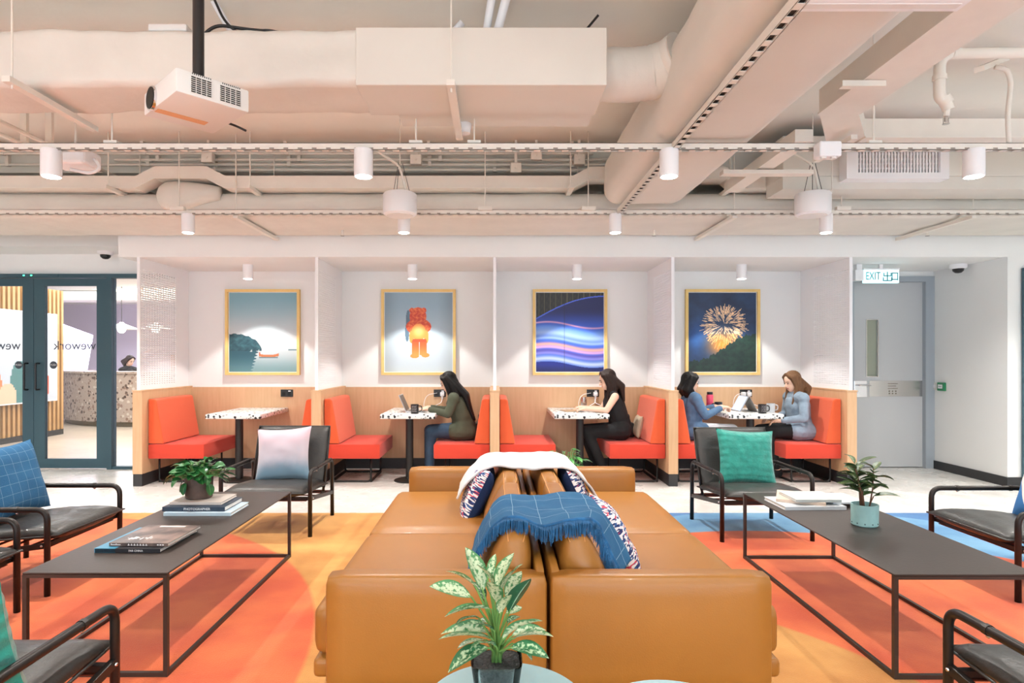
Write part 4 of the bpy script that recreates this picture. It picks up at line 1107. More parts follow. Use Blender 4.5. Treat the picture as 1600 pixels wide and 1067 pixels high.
# ------------------------------------------------------------------ throws draped over the sofa backs
def polyline(pts):
    P = [Vector((p[0], 0, p[1])) for p in fillet([(a, b, 0) for a, b in pts], .06, 4)] if False else [Vector((q.x, 0, q.y)) for q in fillet([(a, b, 0) for a, b in pts], .07, 5)]
    L = [0]
    for i in range(1, len(P)): L.append(L[-1] + (P[i] - P[i - 1]).length)
    def at(s):
        s *= L[-1]
        for i in range(1, len(P)):
            if s <= L[i] or i == len(P) - 1:
                t = (s - L[i - 1]) / max(1e-9, L[i] - L[i - 1]); return P[i - 1].lerp(P[i], min(1, t))
    return at, L[-1]
def throw(label, m, prof, y_near, y_far, thick, wr, seed, uv, pinch=0.0):
    at, L = polyline(prof)
    t = thing('throw_blanket', label, 'blanket', (0, 0, 0))
    def fn(a, b):
        p = at(a); ya = y_near(a); yb = y_far(a)
        n_ = noise.noise(Vector((a * 7 + seed, b * 3, 0))) * wr + noise.noise(Vector((a * 16, b * 7 + seed, 2))) * wr * .5
        nn = Vector((p.x - .2, 0, .35)).normalized()
        k_ = pinch * max(0, 1 - b / .35) * min(1, max(0, (a - .58) / .25)); p = Vector((p.x - .15 * k_, 0, p.z - .05 * k_))
        return Vector((p.x, ya + (yb - ya) * b + n_ * .5, p.z)) + nn * (n_ + wr)
    o = surf('woven_cloth', fn, 90, 40, m, t, thick=thick, uvs=uv)
    return t, fn
white_prof = [(-.225, .50), (-.17, .59), (-.08, .672), (.0, .698), (.10, .690), (.20, .686), (.30, .690), (.40, .698), (.48, .672), (.58, .57), (.625, .49)]
throw('white knitted throw draped over the far sofa back cushions', M['white_fabric'], white_prof,
      lambda a: 3.70 + .03 * math.sin(a * 8), lambda a: 4.22 + .06 * math.sin(a * 3), .012, .010, 3.0, (6, 6))
blue_prof = [(-.105, .44), (-.075, .52), (-.02, .635), (.035, .685), (.12, .692), (.20, .665), (.28, .692), (.37, .70), (.45, .69), (.53, .58), (.562, .49)]
bt, bfn = throw('blue checked throw with fringe draped over the near sofa back cushions', M['plaid'], blue_prof,
      lambda a: 2.46 + .05 * math.sin(a * 9) - .05 * max(0, a - .6), lambda a: 2.96 - .14 * (abs(a - .5) * 2) ** 2, .010, .014, 9.0, (8.5, 4), .45)
rnd = random.Random(5); g = MB()
for i in range(900):
    a = .04 + .92 * rnd.random()
    p = bfn(a, 0); q = bfn(a, .06); d = (p - q).normalized()
    l = rnd.uniform(.045, .085); sx_ = rnd.uniform(-.012, .012)
    base = q.lerp(p, rnd.random() * 1.0) + Vector((0, 0, .002))
    m1 = base + d * l * .5 + Vector((sx_ * .5, 0, -.002)); e1 = base + d * l * .65 + Vector((sx_, 0, -l * .6))
    g.tube([base, m1, e1], [.0022, .0018, .0010], 4)
o = g.build('fringe', M['fringe'], bt); o['kind'] = 'stuff'
# rolled hem along the near edge
MB().tube([bfn(i / 60, .03) + Vector((0, 0, .004)) for i in range(61)], .008, 6).build('hem', M['fringe'], bt, True)

# ------------------------------------------------------------------ coffee tables
def coffee(label, x0, y0, y1):
    w = .61; t = thing('coffee_table', label, 'coffee table', (x0, y0, FL), 0, 'bronze coffee tables'); L = y1 - y0; b = .018; h = .438
    MB().rbox(0, w, 0, L, h - .008, h, .002, 1).build('tabletop', M['bronze'], t)
    for (x, y) in ((0, 0), (w - b, 0), (0, L - b), (w - b, L - b)): MB().box(x, x + b, y, y + b, 0, h - .008).build('leg', M['bronze'], t)
    for (a, c, e, f) in ((b, w - b, 0, b), (b, w - b, L - b, L), (0, b, b, L - b), (w - b, w, b, L - b)):
        MB().box(a, c, e, f, 0, b).build('floor_rail', M['bronze'], t)
    for (a, c, e, f) in ((b, w - b, 0, b), (b, w - b, L - b, L)): MB().box(a, c, e, f, h - .022, h - .008).build('top_rail', M['bronze'], t)
    return t
coffee('long dark bronze coffee table on the left', -1.985, 2.58, 4.15)
coffee('long dark bronze coffee table on the right', 1.665, 2.56, 4.12)
TZ = FL + .438

# ------------------------------------------------------------------ lounge chairs
def chair(label, cx, cy, rz):
    t = thing('lounge_chair', label, 'chair', (cx, cy, FL), rz, 'black leather lounge chairs')
    w, f, b = .335, -.315, .315; r = .016
    for s in (-1, 1):
        x = s * w
        MB().tube(fillet([(x, b, 0), (x, b - .01, .485), (x, f, .485), (x, f, 0)], .065, 7), r, 10).build('side_frame', M['chairmetal'], t, True)
        MB().bar((x, b - .004, .20), (x, f + .0, .285), .022, .030).build('side_rail', M['chairmetal'], t)
        for q in (f + .16, b - .12): MB().tube([(x, q, .485), (x, q + .018, .485)], r + .0025, 10).build('arm_collar', M['chairmetal'], t)
        for q in ((x + s * .017, f + .02, .285), (x, f + .17, .466)): MB().ellipsoid(q, (.006, .007, .007), 8, 6).build('bolt', M['steel'], t)
    MB().bar((-w, f + .03, .280), (w, f + .03, .280), .028, .022).build('front_rail', M['chairmetal'], t)
    MB().bar((-w, b - .05, .212), (w, b - .05, .212), .028, .022).build('rear_rail', M['chairmetal'], t)
    MB().tube(fillet([(-.295, .18, .23), (-.295, .375, .745), (.295, .375, .745), (.295, .18, .23)], .05), .011, 8).build('back_frame', M['chairmetal'], t, True)
    def pad(nm, A, B, half, th, bul, sag):
        A = Vector(A); B = Vector(B); d = (B - A); n_ = Vector((0, -d.z, d.y)).normalized()
        if n_.z < 0 and abs(n_.z) > .4: n_ = -n_
        vs = []; fs = []; nu, nv = 22, 22
        for sg in (1, -1):
            for j in range(nv + 1):
                for i in range(nu + 1):
                    p, q = i / nu * 2 - 1, j / nv * 2 - 1
                    e = max(0, (1 - p ** 6) * (1 - q ** 6)) ** .5
                    c = A.lerp(B, (q + 1) / 2) + Vector((half * p, 0, 0))
                    wv = noise.noise(Vector((p * 3 + cx, q * 3 + cy, sg))) * .006 * e
                    off = sg * (th / 2 * e) + (bul * (1 - q * q) * (1 - p * p * .5) - sag * (1 - p * p)) + wv
                    vs.append(c + n_ * off)
        o_ = (nu + 1) * (nv + 1)
        for k_ in (0, 1):
            for j in range(nv):
                for i in range(nu):
                    a = k_ * o_ + j * (nu + 1) + i; fs.append((a, a + 1, a + nu + 2, a + nu + 1))
        o = MB().add(vs, fs).build(nm, M['leatherblack'], t, True)
        edge = [A.lerp(B, k / 8) + Vector((-half, 0, 0)) for k in range(9)] + [A.lerp(B, 1 - k / 8) + Vector((half, 0, 0)) for k in range(9)]
        MB().tube([p - n_ * .001 for p in edge], .006, 6, closed=True).build('piping', M['leatherblack'], o, True)
        return o
    pad('seat_pad', (0, -.36, .335), (0, .26, .285), .312, .085, .032, .012)
    pad('back_pad', (0, .20, .27), (0, .365, .755), .305, .055, -.015, -.012)
    g = MB()
    for k_ in range(5): g.bar((-.30, -.28 + k_ * .12, .262 - k_ * .006), (.30, -.28 + k_ * .12, .262 - k_ * .006), .03, .004)
    g.build('seat_webbing', mat('rust_webbing', C(120, 56, 34), .9), t)
    return t
chair('black leather lounge chair holding the pink and blue ombre cushion', -1.722, 4.93, 0.0)
chair('black leather lounge chair holding the ribbed teal cushion, facing the camera', 1.985, 4.81, .03)
chair('black leather lounge chair at left with a blue checked cushion', -2.835, 3.795, PI / 2)
chair('black leather lounge chair cut by the left edge, beside the checked-cushion chair', -2.835, 2.905, PI / 2)
chair('black leather lounge chair at lower left, its back to the camera', -1.655, 1.82, PI)
chair('black leather lounge chair at the right edge with a geometric cushion', 3.19, 3.71, -PI / 2)
chair('black leather lounge chair at lower right, its back to the camera', 1.885, 1.785, PI)
cushion('throw_pillow', 'ombre pillow fading from pale pink to grey blue on a black chair', M['ombre'], (-1.735, 5.045, .565), (.45, .44), .13, rx=-.30, ry=-.06)
cushion('throw_pillow', 'ribbed teal plush pillow on the chair facing the camera', M['teal'], (2.005, 4.90, .565), (.46, .44), .13, rx=-.30, ry=.05, ribs=25)
cushion('throw_pillow', 'blue pillow with pale windowpane checks on the left chair', M['plaid'], (-2.985, 3.79, .60), (.50, .46), .14, rx=-.30, rz=PI / 2, uv=(7, 7))
cushion('throw_pillow', 'teal plush pillow at the lower left edge', M['teal'], (-1.545, 1.70, .545), (.46, .44), .13, rx=-.30, rz=PI, ribs=25)
cushion('throw_pillow', 'white, beige and blue geometric pillow at the right edge', M['geo'], (3.365, 3.70, .545), (.46, .44), .14, rx=-.30, rz=-PI / 2)

# ------------------------------------------------------------------ books
def book(label, x, y, z, w, l, h, rz, cover, page=None, spine_text=None, spine_mat=None, cat='book', extra=None, tsize=None, tx=0.0):
    """spine along the near long side (local -Y)"""
    t = thing('book', label, cat, (x, y, z), rz)
    MB().rbox(-w / 2, w / 2, -l / 2, l / 2, 0, .003, .001, 1).rbox(-w / 2, w / 2, -l / 2, l / 2, h - .003, h, .001, 1).rbox(-w / 2, w / 2, -l / 2 - .002, -l / 2 + .003, 0, h, .001, 1).build('cover', cover, t)
    MB().box(-w / 2 + .004, w / 2 - .004, -l / 2 + .003, l / 2 - .004, .003, h - .003).build('pages', page or M['paper'], t)
    if spine_text: text(spine_text, tsize or h * .75, spine_mat or M['white'], t, (tx, -l / 2 - .0026, h / 2), (PI / 2, 0, 0), 'spine_lettering', .0003)
    return t
navy = mat('book_navy', C(44, 60, 78), .5); pale = mat('book_pale_blue', C(190, 212, 226), .5); cream = mat('book_cream', C(226, 220, 212), .5)
cyan = mat('book_cyan', C(60, 142, 176), .4); blk = mat('book_black', C(34, 34, 40), .4); whit = mat('book_white', C(206, 210, 214), .5)
d = 3.60; bx_, by_ = X(318, 3.62), 3.62
book('pale blue book at the bottom of the stack under the dark plant pot', X(322, 3.62), 3.64, TZ, .385, .26, .020, .0, pale)
book('navy book lettered photographer in the stack under the plant pot', X(316, 3.64), 3.66, TZ + .0205, .36, .25, .026, .0, navy, None, 'PHOTOGRAPHER', tx=.02)
book('cream book topmost of the stack under the dark plant pot', X(318, 3.68), 3.69, TZ + .047, .30, .22, .016, .0, mat('book_beige', C(206, 196, 188), .5), spine_mat=pale)
book('black and cyan book lying under the photo book on the left table', X(219, 2.92) - .012, 3.02, TZ, .305, .35, .020, -.02, blk, None, 'FAR CHINA', tx=.04, tsize=.013)
MB().rbox(-.155, -.055, -.177, .177, -.0002, .0205, .001, 1).build('cyan_band', cyan, [o for o in COL.objects if o.get('label', '').startswith('black and cyan')][0])
m = mat('photo_cover', C(92, 76, 70), .35); k = NT(m); co = k.coord()
nz_ = k.noise(co, 9, 6); k.color(k.mix(k.step(nz_, .35, .75), C(58, 48, 48), C(156, 132, 122)))
b2 = book('dark photo book with a brown cloudy cover on the left table', X(232, 2.95), 3.03, TZ + .0208, .28, .31, .016, -.03, m)
g = MB(); rr = random.Random(8)
for i in range(9): g.box(-.10 + i * .014, -.10 + i * .014 + rr.uniform(.005, .013), -.09 + rr.uniform(-.012, .012), -.07 + rr.uniform(-.01, .025), .0160, .0166)
g.box(-.06, .07, .118, .136, .016, .0166)
g.build('cover_lettering', M['white'], b2)
g = MB()
for i in range(8): g.box(-.13 + i * .006, -.1265 + i * .006, -.1585, -.157, .006, .006 + (.007 if i in (0, 4) else .004))
for i in range(7): g.box(-.05 + i * .014, -.040 + i * .014, -.1585, -.157, .005, .0075).box(-.047 + i * .014, -.044 + i * .014, -.1585, -.157, .004, .0125)
for i in range(3): g.box(.09 + i * .012, .098 + i * .012, -.1585, -.157, .006, .011)
g.build('spine_lettering', M['white'], b2)
book('white book with plain spine at the bottom of the right table stack', X(1272, 3.62) + .02, 3.78, TZ, .37, .27, .022, .03, whit)
book('white and orange book turned sideways in the right table stack', X(1258, 3.8) - .01, 3.84, TZ + .0222, .27, .29, .018, -.45, mat('book_orange_white', C(212, 190, 172), .5))
book('pale grey book on top of the right table stack', X(1276, 3.7) - .0, 3.79, TZ + .0405, .27, .24, .016, -.02, mat('book_grey', C(184, 190, 188), .5))
book('open-faced white magazine on the right of the right table stack', X(1300, 3.75) + .085, 3.83, TZ + .0222, .20, .25, .012, -.02, whit, cat='magazine')

# ------------------------------------------------------------------ plants
def leafmesh(name, L, w, curl, m, fold=.15, pw=1.0, nu=6, nv=10, rnd=.8):
    vs = []; fs = []; uvs = []
    for j in range(nv + 1):
        t = j / nv; wd = w * math.sin(PI * min(1, t ** pw)) ** rnd * (1 if t < .98 else .4)
        for i in range(nu + 1):
            s = i / nu * 2 - 1
            y = L * (math.sin(t * curl) / curl if curl > .01 else t); z = -L * ((1 - math.cos(t * curl)) / curl if curl > .01 else 0)
            vs.append((s * wd / 2, y, z + abs(s) * wd * fold)); uvs.append((i / nu, t))
    for j in range(nv):
        for i in range(nu): a = j * (nu + 1) + i; fs.append((a, a + 1, a + nu + 2, a + nu + 1))
    me = bpy.data.meshes.new(name); me.from_pydata(vs, [], fs); me.update()
    ul = me.uv_layers.new(name='UVMap')
    for l in me.loops: ul.data[l.index].uv = uvs[l.vertex_index]
    me.materials.append(m); me.polygons.foreach_set('use_smooth', [True] * len(me.polygons)); return me
def put_leaf(parent, me, p, direction, roll=0.0, s=1.0):
    o = bpy.data.objects.new('leaf', me); o.location = p
    q = Vector(direction).normalized().to_track_quat('Y', 'Z') @ Quaternion((0, 1, 0), roll)
    o.rotation_mode = 'QUATERNION'; o.rotation_quaternion = q; o.scale = (s, s, s); return link(o, parent)

# foreground plant in the glass vase on the round table
RT = .42
def rtable(label, x, y, r, z):
    t = thing('side_table', label, 'side table', (x, y, FL), 0, 'round side tables'); z -= FL
    MB().lathe([(0, z - .02), (r - .004, z - .02), (r, z - .016), (r, z - .004), (r - .004, z), (0, z)], n=64).build('tabletop', M['blueglass'], t, 40)
    MB().tube([(0, 0, .02), (0, 0, z - .02)], .022, 16).build('column', mat('table_column_paint', C(150, 184, 190), .4), t, 60)
    MB().lathe([(0, 0), (r * .7, 0), (r * .7, .008), (.03, .02), (0, .02)], n=48).build('base_plate', M['blueglass'], t, 40)
rtable('round pale blue side table carrying the glass vase', .030, 1.664, .222, RT)
rtable('round pale blue side table just showing at the bottom edge', .472, 1.568, .215, RT)
vx, vy = .005, 1.69
va = thing('glass_vase', 'clear glass vase of dark pebbles with a variegated plant', 'vase', (vx, vy, RT))
def sq(r, z, n=40, p=5.0):
    out = []
    for k_ in range(n):
        a = 2 * PI * k_ / n; c, s = math.cos(a), math.sin(a); q = (abs(c) ** p + abs(s) ** p) ** (-1 / p); out.append((r * q * c, r * q * s, z))
    return out
def shell(rs):
    vs = []; n = 40
    for (r, z) in rs: vs += sq(r, z)
    fs = [(i * n + k_, i * n + (k_ + 1) % n, (i + 1) * n + (k_ + 1) % n, (i + 1) * n + k_) for i in range(len(rs) - 1) for k_ in range(n)]
    fs += [tuple(range(n))[::-1], tuple((len(rs) - 1) * n + k_ for k_ in range(n))]
    return MB().add(vs, fs)
shell([(.054, 0), (.056, .01), (.070, .108), (.0665, .108), (.053, .012), (.01, .012)]).build('glass_wall', M['vaseglass'], va, 40)
peb = mat('dark_pebbles', C(46, 46, 48), .6, var=(60, .7)); k = NT(peb); 
shell([(.0505, .013), (.0635, .098), (.02, .100)]).build('pebbles', mat('pebble_fill', C(46, 46, 48), .55, var=(90, .8), bump=(120, 1.0)), va)
pl = thing('potted_plant', 'variegated green and white leafy plant in the glass vase', 'plant', (vx, vy, RT + .095))
D0 = vy
lmA = leafmesh('leaf', .135, .062, .5, M['leaf_var']); lmB = leafmesh('leaf', .125, .058, .9, M['leaf_var2']); lmC = leafmesh('leaf', .16, .068, .3, M['leaf_dark']); lmD = leafmesh('leaf', .12, .035, .6, M['leaf_var'], .35)
spec = [  # leaf base px, tip px, depth offset, kind, roll
    ((755, 925), (741, 862), .03, lmA, .1), ((762, 905), (772, 868), .02, lmD, .4), ((775, 920), (790, 868), .0, lmA, -.2), ((744, 918), (712, 885), .02, lmD, .5),
    ((737, 933), (689, 909), -.02, lmA, -.5), ((778, 945), (770, 905), -.06, lmA, .0), ((790, 935), (808, 895), .04, lmA, .3), ((795, 958), (819, 906), -.03, lmC, -.35),
    ((768, 952), (708, 941), -.04, lmD, .3), ((772, 985), (732, 955), -.05, lmB, .2), ((768, 990), (699, 973), .02, lmD, -.3), ((768, 998), (702, 979), -.06, lmA, .4),
    ((765, 1012), (704, 1022), -.05, lmB, -.2), ((785, 1000), (828, 955), -.05, lmD, -.4), ((792, 975), (808, 955), .05, lmB, .0), ((798, 995), (845, 974), .01, lmD, .3),
    ((800, 998), (850, 980), -.02, lmA, -.2), ((796, 1012), (846, 1006), -.05, lmB, .3), ((790, 960), (812, 945), .07, lmA, .4), ((765, 975), (744, 960), .06, lmB, .0), ((757, 940), (748, 905), .05, lmB, .2), ((748, 965), (716, 958), .03, lmB, .3), ((800, 980), (838, 962), .05, lmB, -.3), ((760, 1000), (722, 1000), -.02, lmA, .2), ((800, 1005), (830, 1018), .03, lmA, -.2), ((770, 915), (757, 880), -.03, lmA, -.3), ((784, 925), (800, 880), -.02, lmA, .3), ((782, 960), (790, 925), -.08, lmA, .1), ((775, 1010), (745, 990), -.08, lmB, .4), ((780, 930), (775, 890), .06, lmA, .1)]
g = MB(); org = Vector((vx, vy, RT + .095))
for (b0, t0, dz, me, roll) in spec:
    pb_ = Vector((X(b0[0], D0 + dz), D0 + dz, Z(b0[1], D0 + dz))) - org
    fwd = -.03 if dz < 0 else .03
    tp = Vector((X(t0[0], D0 + dz + fwd), D0 + dz + fwd, Z(t0[1], D0 + dz + fwd))) - org
    L = (tp - pb_).length; base_l = {lmA: .135, lmB: .125, lmC: .16, lmD: .12}[me]
    o = put_leaf(pl, me, pb_, tp - pb_, roll, L / base_l * 1.22)
    st = Vector((.012 * math.sin(b0[0]), .012 * math.cos(b0[1]), 0))
    mid = st.lerp(pb_, .55); mid.x *= .5; mid.y *= .5
    g.tube([st, mid, pb_, pb_.lerp(tp, .12)], [.0042, .0036, .0026, .002], 6)
g.build('stems', M['stem'], pl, True)

# rubbery green plant on the left table
pt = thing('potted_plant', 'bushy glossy green plant in a dark brown pot on the books', 'plant', (X(311, 3.70), 3.70, TZ + .0632))
dk = mat('rusty_pot', C(84, 66, 58), .6, var=(14, .35), bump=(30, .3))
MB().lathe([(0, 0), (.070, 0), (.076, .006), (.080, .13), (.074, .13), (.071, .10), (0, .10)], n=36).build('pot', dk, pt, 40)
MB().lathe([(0, .098), (.071, .100), (0, .104)], n=24).build('soil', M['soil'], pt)
rr = random.Random(12); lg = [leafmesh('leaf', .072, .056, .5, M['leaf_green'], .10, .9, rnd=.58), leafmesh('leaf', .066, .050, .9, M['leaf_green'], .16, .9, rnd=.58)]
g = MB()
for i in range(92):
    a = rr.uniform(0, 2 * PI); el_ = rr.uniform(-.1, 1.3); R = rr.uniform(.07, .135)
    tip = Vector((math.cos(a) * math.cos(el_) * R * 1.18, math.sin(a) * math.cos(el_) * R * 1.0, .13 + math.sin(el_) * R * .72))
    st = Vector((math.cos(a) * .03, math.sin(a) * .03, .10))
    g.tube([st, st.lerp(tip, .5) + Vector((0, 0, .02)), tip], [.003, .0025, .002], 5)
    dr_ = Vector((math.cos(a), math.sin(a), rr.uniform(-.05, .75) - (.5 if el_ < .2 else 0)))
    put_leaf(pt, rr.choice(lg), tip, dr_, rr.uniform(-.5, .5), rr.uniform(.75, 1.15))
# trailing leaves on the rim
for (a, zz) in ((3.6, .105), (4.2, .10), (5.8, .09), (3.1, .09)):
    p = Vector((math.cos(a) * .085, math.sin(a) * .085, zz)); put_leaf(pt, lg[0], p, (math.cos(a) * .5, math.sin(a) * .5, -.9), 0, 1.0)
g.build('stems', M['stem'], pt, True)
# small upright plant in the pale turquoise pot on the right table
d = 3.32; q = thing('potted_plant', 'upright olive-leaved plant in a pale turquoise pot', 'plant', (X(1351, d), d, TZ))
tq = mat('turquoise_glaze', C(150, 192, 192), .5, var=(12, .15), bump=(20, .3))
MB().lathe([(0, 0), (.058, 0), (.065, .006), (.067, .115), (.061, .115), (.058, .09), (0, .09)], n=36).build('pot', tq, q, 40)
MB().lathe([(0, .088), (.058, .09), (0, .094)], n=24).build('soil', M['soil'], q)
g = MB()
for i in range(11): a = i / 11 * 2 * PI + .2; g.ellipsoid((.0655 * math.cos(a), .0655 * math.sin(a), .018), (.004, .004, .004), 6, 4)
g.build('glaze_dots', mat('pot_dots', C(70, 96, 100), .6), q)
lo = [leafmesh('leaf', .105, .038, .45, M['leaf_olive'], .2), leafmesh('leaf', .095, .033, .9, M['leaf_olive'], .25)]
g = MB(); rr = random.Random(3)
for (bx2, by2, tx_, tz_, n) in ((-.022, 0, -.055, .24, 12), (-.010, .01, -.030, .20, 10), (.018, -.01, .035, .22, 10), (.01, .02, -.01, .15, 7), (-.018, -.02, -.06, .16, 7)):
    A = Vector((bx2, by2, .09)); B = Vector((tx_, by2 * 2, .09 + tz_))
    Mi = A.lerp(B, .5) + Vector((.008, 0, 0)); g.tube([A, Mi, B], [.004, .0035, .002], 6)
    for i in range(n):
        t = .45 + .55 * i / (n - 1); p = (A.lerp(Mi, t * 2) if t < .5 else Mi.lerp(B, t * 2 - 1)); a = i * 2.4 + rr.random()
        put_leaf(q, rr.choice(lo), p, (math.cos(a), math.sin(a), .25 + t * .8 * rr.random()), rr.uniform(-.4, .4), rr.uniform(.9, 1.3))
put_leaf(q, lo[0], (.035, -.02, .16), (1, -.2, .25), .2, 1.3); g.tube([(.018, -.01, .1), (.03, -.015, .14), (.036, -.02, .16)], .003, 6)
g.build('stems', M['brownstem'], q, True)
# fern peeping over the far sofa arm
d = 5.15; q = thing('potted_plant', 'bright green leafy plant on the floor behind the far sofa arm', 'plant', (X(885, d), d, 0.0))
MB().lathe([(0, 0), (.11, 0), (.13, .02), (.14, .30), (.13, .30), (.12, .27), (0, .27)], n=32).build('pot', mat('grey_pot', C(120, 120, 116), .7), q, 40)
MB().lathe([(0, .265), (.12, .27), (0, .275)], n=24).build('soil', M['soil'], q)
lf_ = leafmesh('leaf', .09, .035, .7, M['leaf_bright'], .2); g = MB()
for i in range(60):
    a = rr.uniform(0, 2 * PI); e = rr.uniform(.2, 1.4); R = rr.uniform(.12, .25)
    tip = Vector((math.cos(a) * math.cos(e) * R * .7, math.sin(a) * math.cos(e) * R * .7, .27 + math.sin(e) * R + .09))
    g.tube([(0, 0, .27), tip * .6 + Vector((0, 0, .12)), tip], .003, 5); put_leaf(q, lf_, tip, (math.cos(a), math.sin(a), rr.uniform(-.3, .3)), 0, rr.uniform(.7, 1.1))
g.build('stems', M['stem'], q, True)

# ------------------------------------------------------------------ projector
pj = thing('projector', 'white ceiling projector on a black pole, lens pointing left', 'projector', (X(275, 2.2), 2.2, Z(142, 2.2)), 0)
ang = math.atan2(.73, .68); pj.rotation_euler = (0, 0, ang)     # local +X runs along the vented side, +Y along the front
Lx, Ly, Hz = .270, .336, .088
MB().rbox(0, Lx, 0, Ly, 0, Hz, .008, 2).build('casing', M['offwhite'], pj, 40)
fc = MB().tube([(.0, .235, .040), (-.010, .235, .040)], .046, 28).build('lens_barrel', M['chrome'], pj, 60)
MB().tube([(-.0101, .235, .040), (-.0115, .235, .040)], .041, 28).build('lens_glass', mat('lens_glass', C(8, 8, 9), .45, spec=.2), pj, 60)
vt = mat('vent_void', C(20, 20, 20), .8)
for (x0, x1) in ((.050, .125), (.155, .235)):
    pnl = MB().box(x0, x1, -.0012, .0, .012, .072).build('vent_panel', vt, pj)
    g = MB()
    for i in range(9): z = .012 + .060 * i / 8; g.box(x0, x1, -.004, -.001, z - .0009, z + .0009)
    for i in range(5): x = x0 + (x1 - x0) * i / 4; g.box(x - .0009, x + .0009, -.004, -.001, .012, .072)
    g.build('vent_grid', M['offwhite'], pnl)
g = MB()
for (x0, x1) in ((.055, .12), (.165, .23)):
    for i in range(10): x = x0 + (x1 - x0) * i / 9; g.box(x, x + .003, -.0006, .0005, .079, .085)
g.build('top_slots', vt, pj)
MB().box(.012, .20, .215, .255, -.0015, .0005).build('reflection_strip', mat('amber_reflection', C(222, 160, 104), .4), pj)  # amber strip paints in a warm reflection on the casing underside
MB().tube([(.15, .15, Hz), (.15, .15, Hz + .03)], .055, 24).build('mount_plate', M['black'], pj, 60)
MB().tube([(.105, .07, Hz + .02), (.105, .07, SLAB - Z(142, 2.2))], .0205, 20).build('pole', M['blackplastic'], pj, 60)
for (x, y) in ((.03, .12), (.24, .05)): MB().lathe([(.012, Hz - .002), (.018, Hz + .012), (.008, Hz + .02), (0, Hz + .02)], (x, y, 0), 14).build('adjuster_foot', M['offwhite'], pj)
MB().tube(fillet([(.262, .24, .03), (.31, .22, .02), (.34, .18, -.005)], .03), .005).build('cable', M['blackplastic'], pj, True)
# ================================================================== people in the booths
V = Vector
def lerpv(a, b, t): return V(a).lerp(V(b), t)
def hand(w, d, side, curl, up=(0, 0, 1)):
    """capsules of a hand at wrist w pointing along d: palm, four fingers, thumb leaving the palm's side"""
    w = V(w); d = V(d).normalized(); up = V(up); s = d.cross(up).normalized() * side; n = s.cross(d).normalized() * side
    if n.z < 0: n = -n
    c = []
    pe = w + d * .075
    c += [(w, w + d * .03, .024, .026), (w + d * .03 + s * .016, pe + s * .022, .019, .014), (w + d * .03 - s * .012, pe - s * .018, .019, .014), (w + d * .035, pe, .021, .015)]
    for k_, (o, l) in enumerate(((.028, .068), (.010, .078), (-.009, .073), (-.027, .056))):
        a = pe + s * o; b = a + (d * math.cos(curl) - n * math.sin(curl)) * l * .5; e = b + (d * math.cos(curl * 2.1) - n * math.sin(curl * 2.1)) * l * .5
        c += [(a, b, .0092, .0086), (b, e, .0086, .0072)]
    a = w + d * .025 + s * .022; b = a + (d * .6 + s * .8).normalized() * .035; e = b + (d * .95 + s * .2 - n * .25).normalized() * .032
    c += [(a, b, .013, .010), (b, e, .010, .008)]
    return c

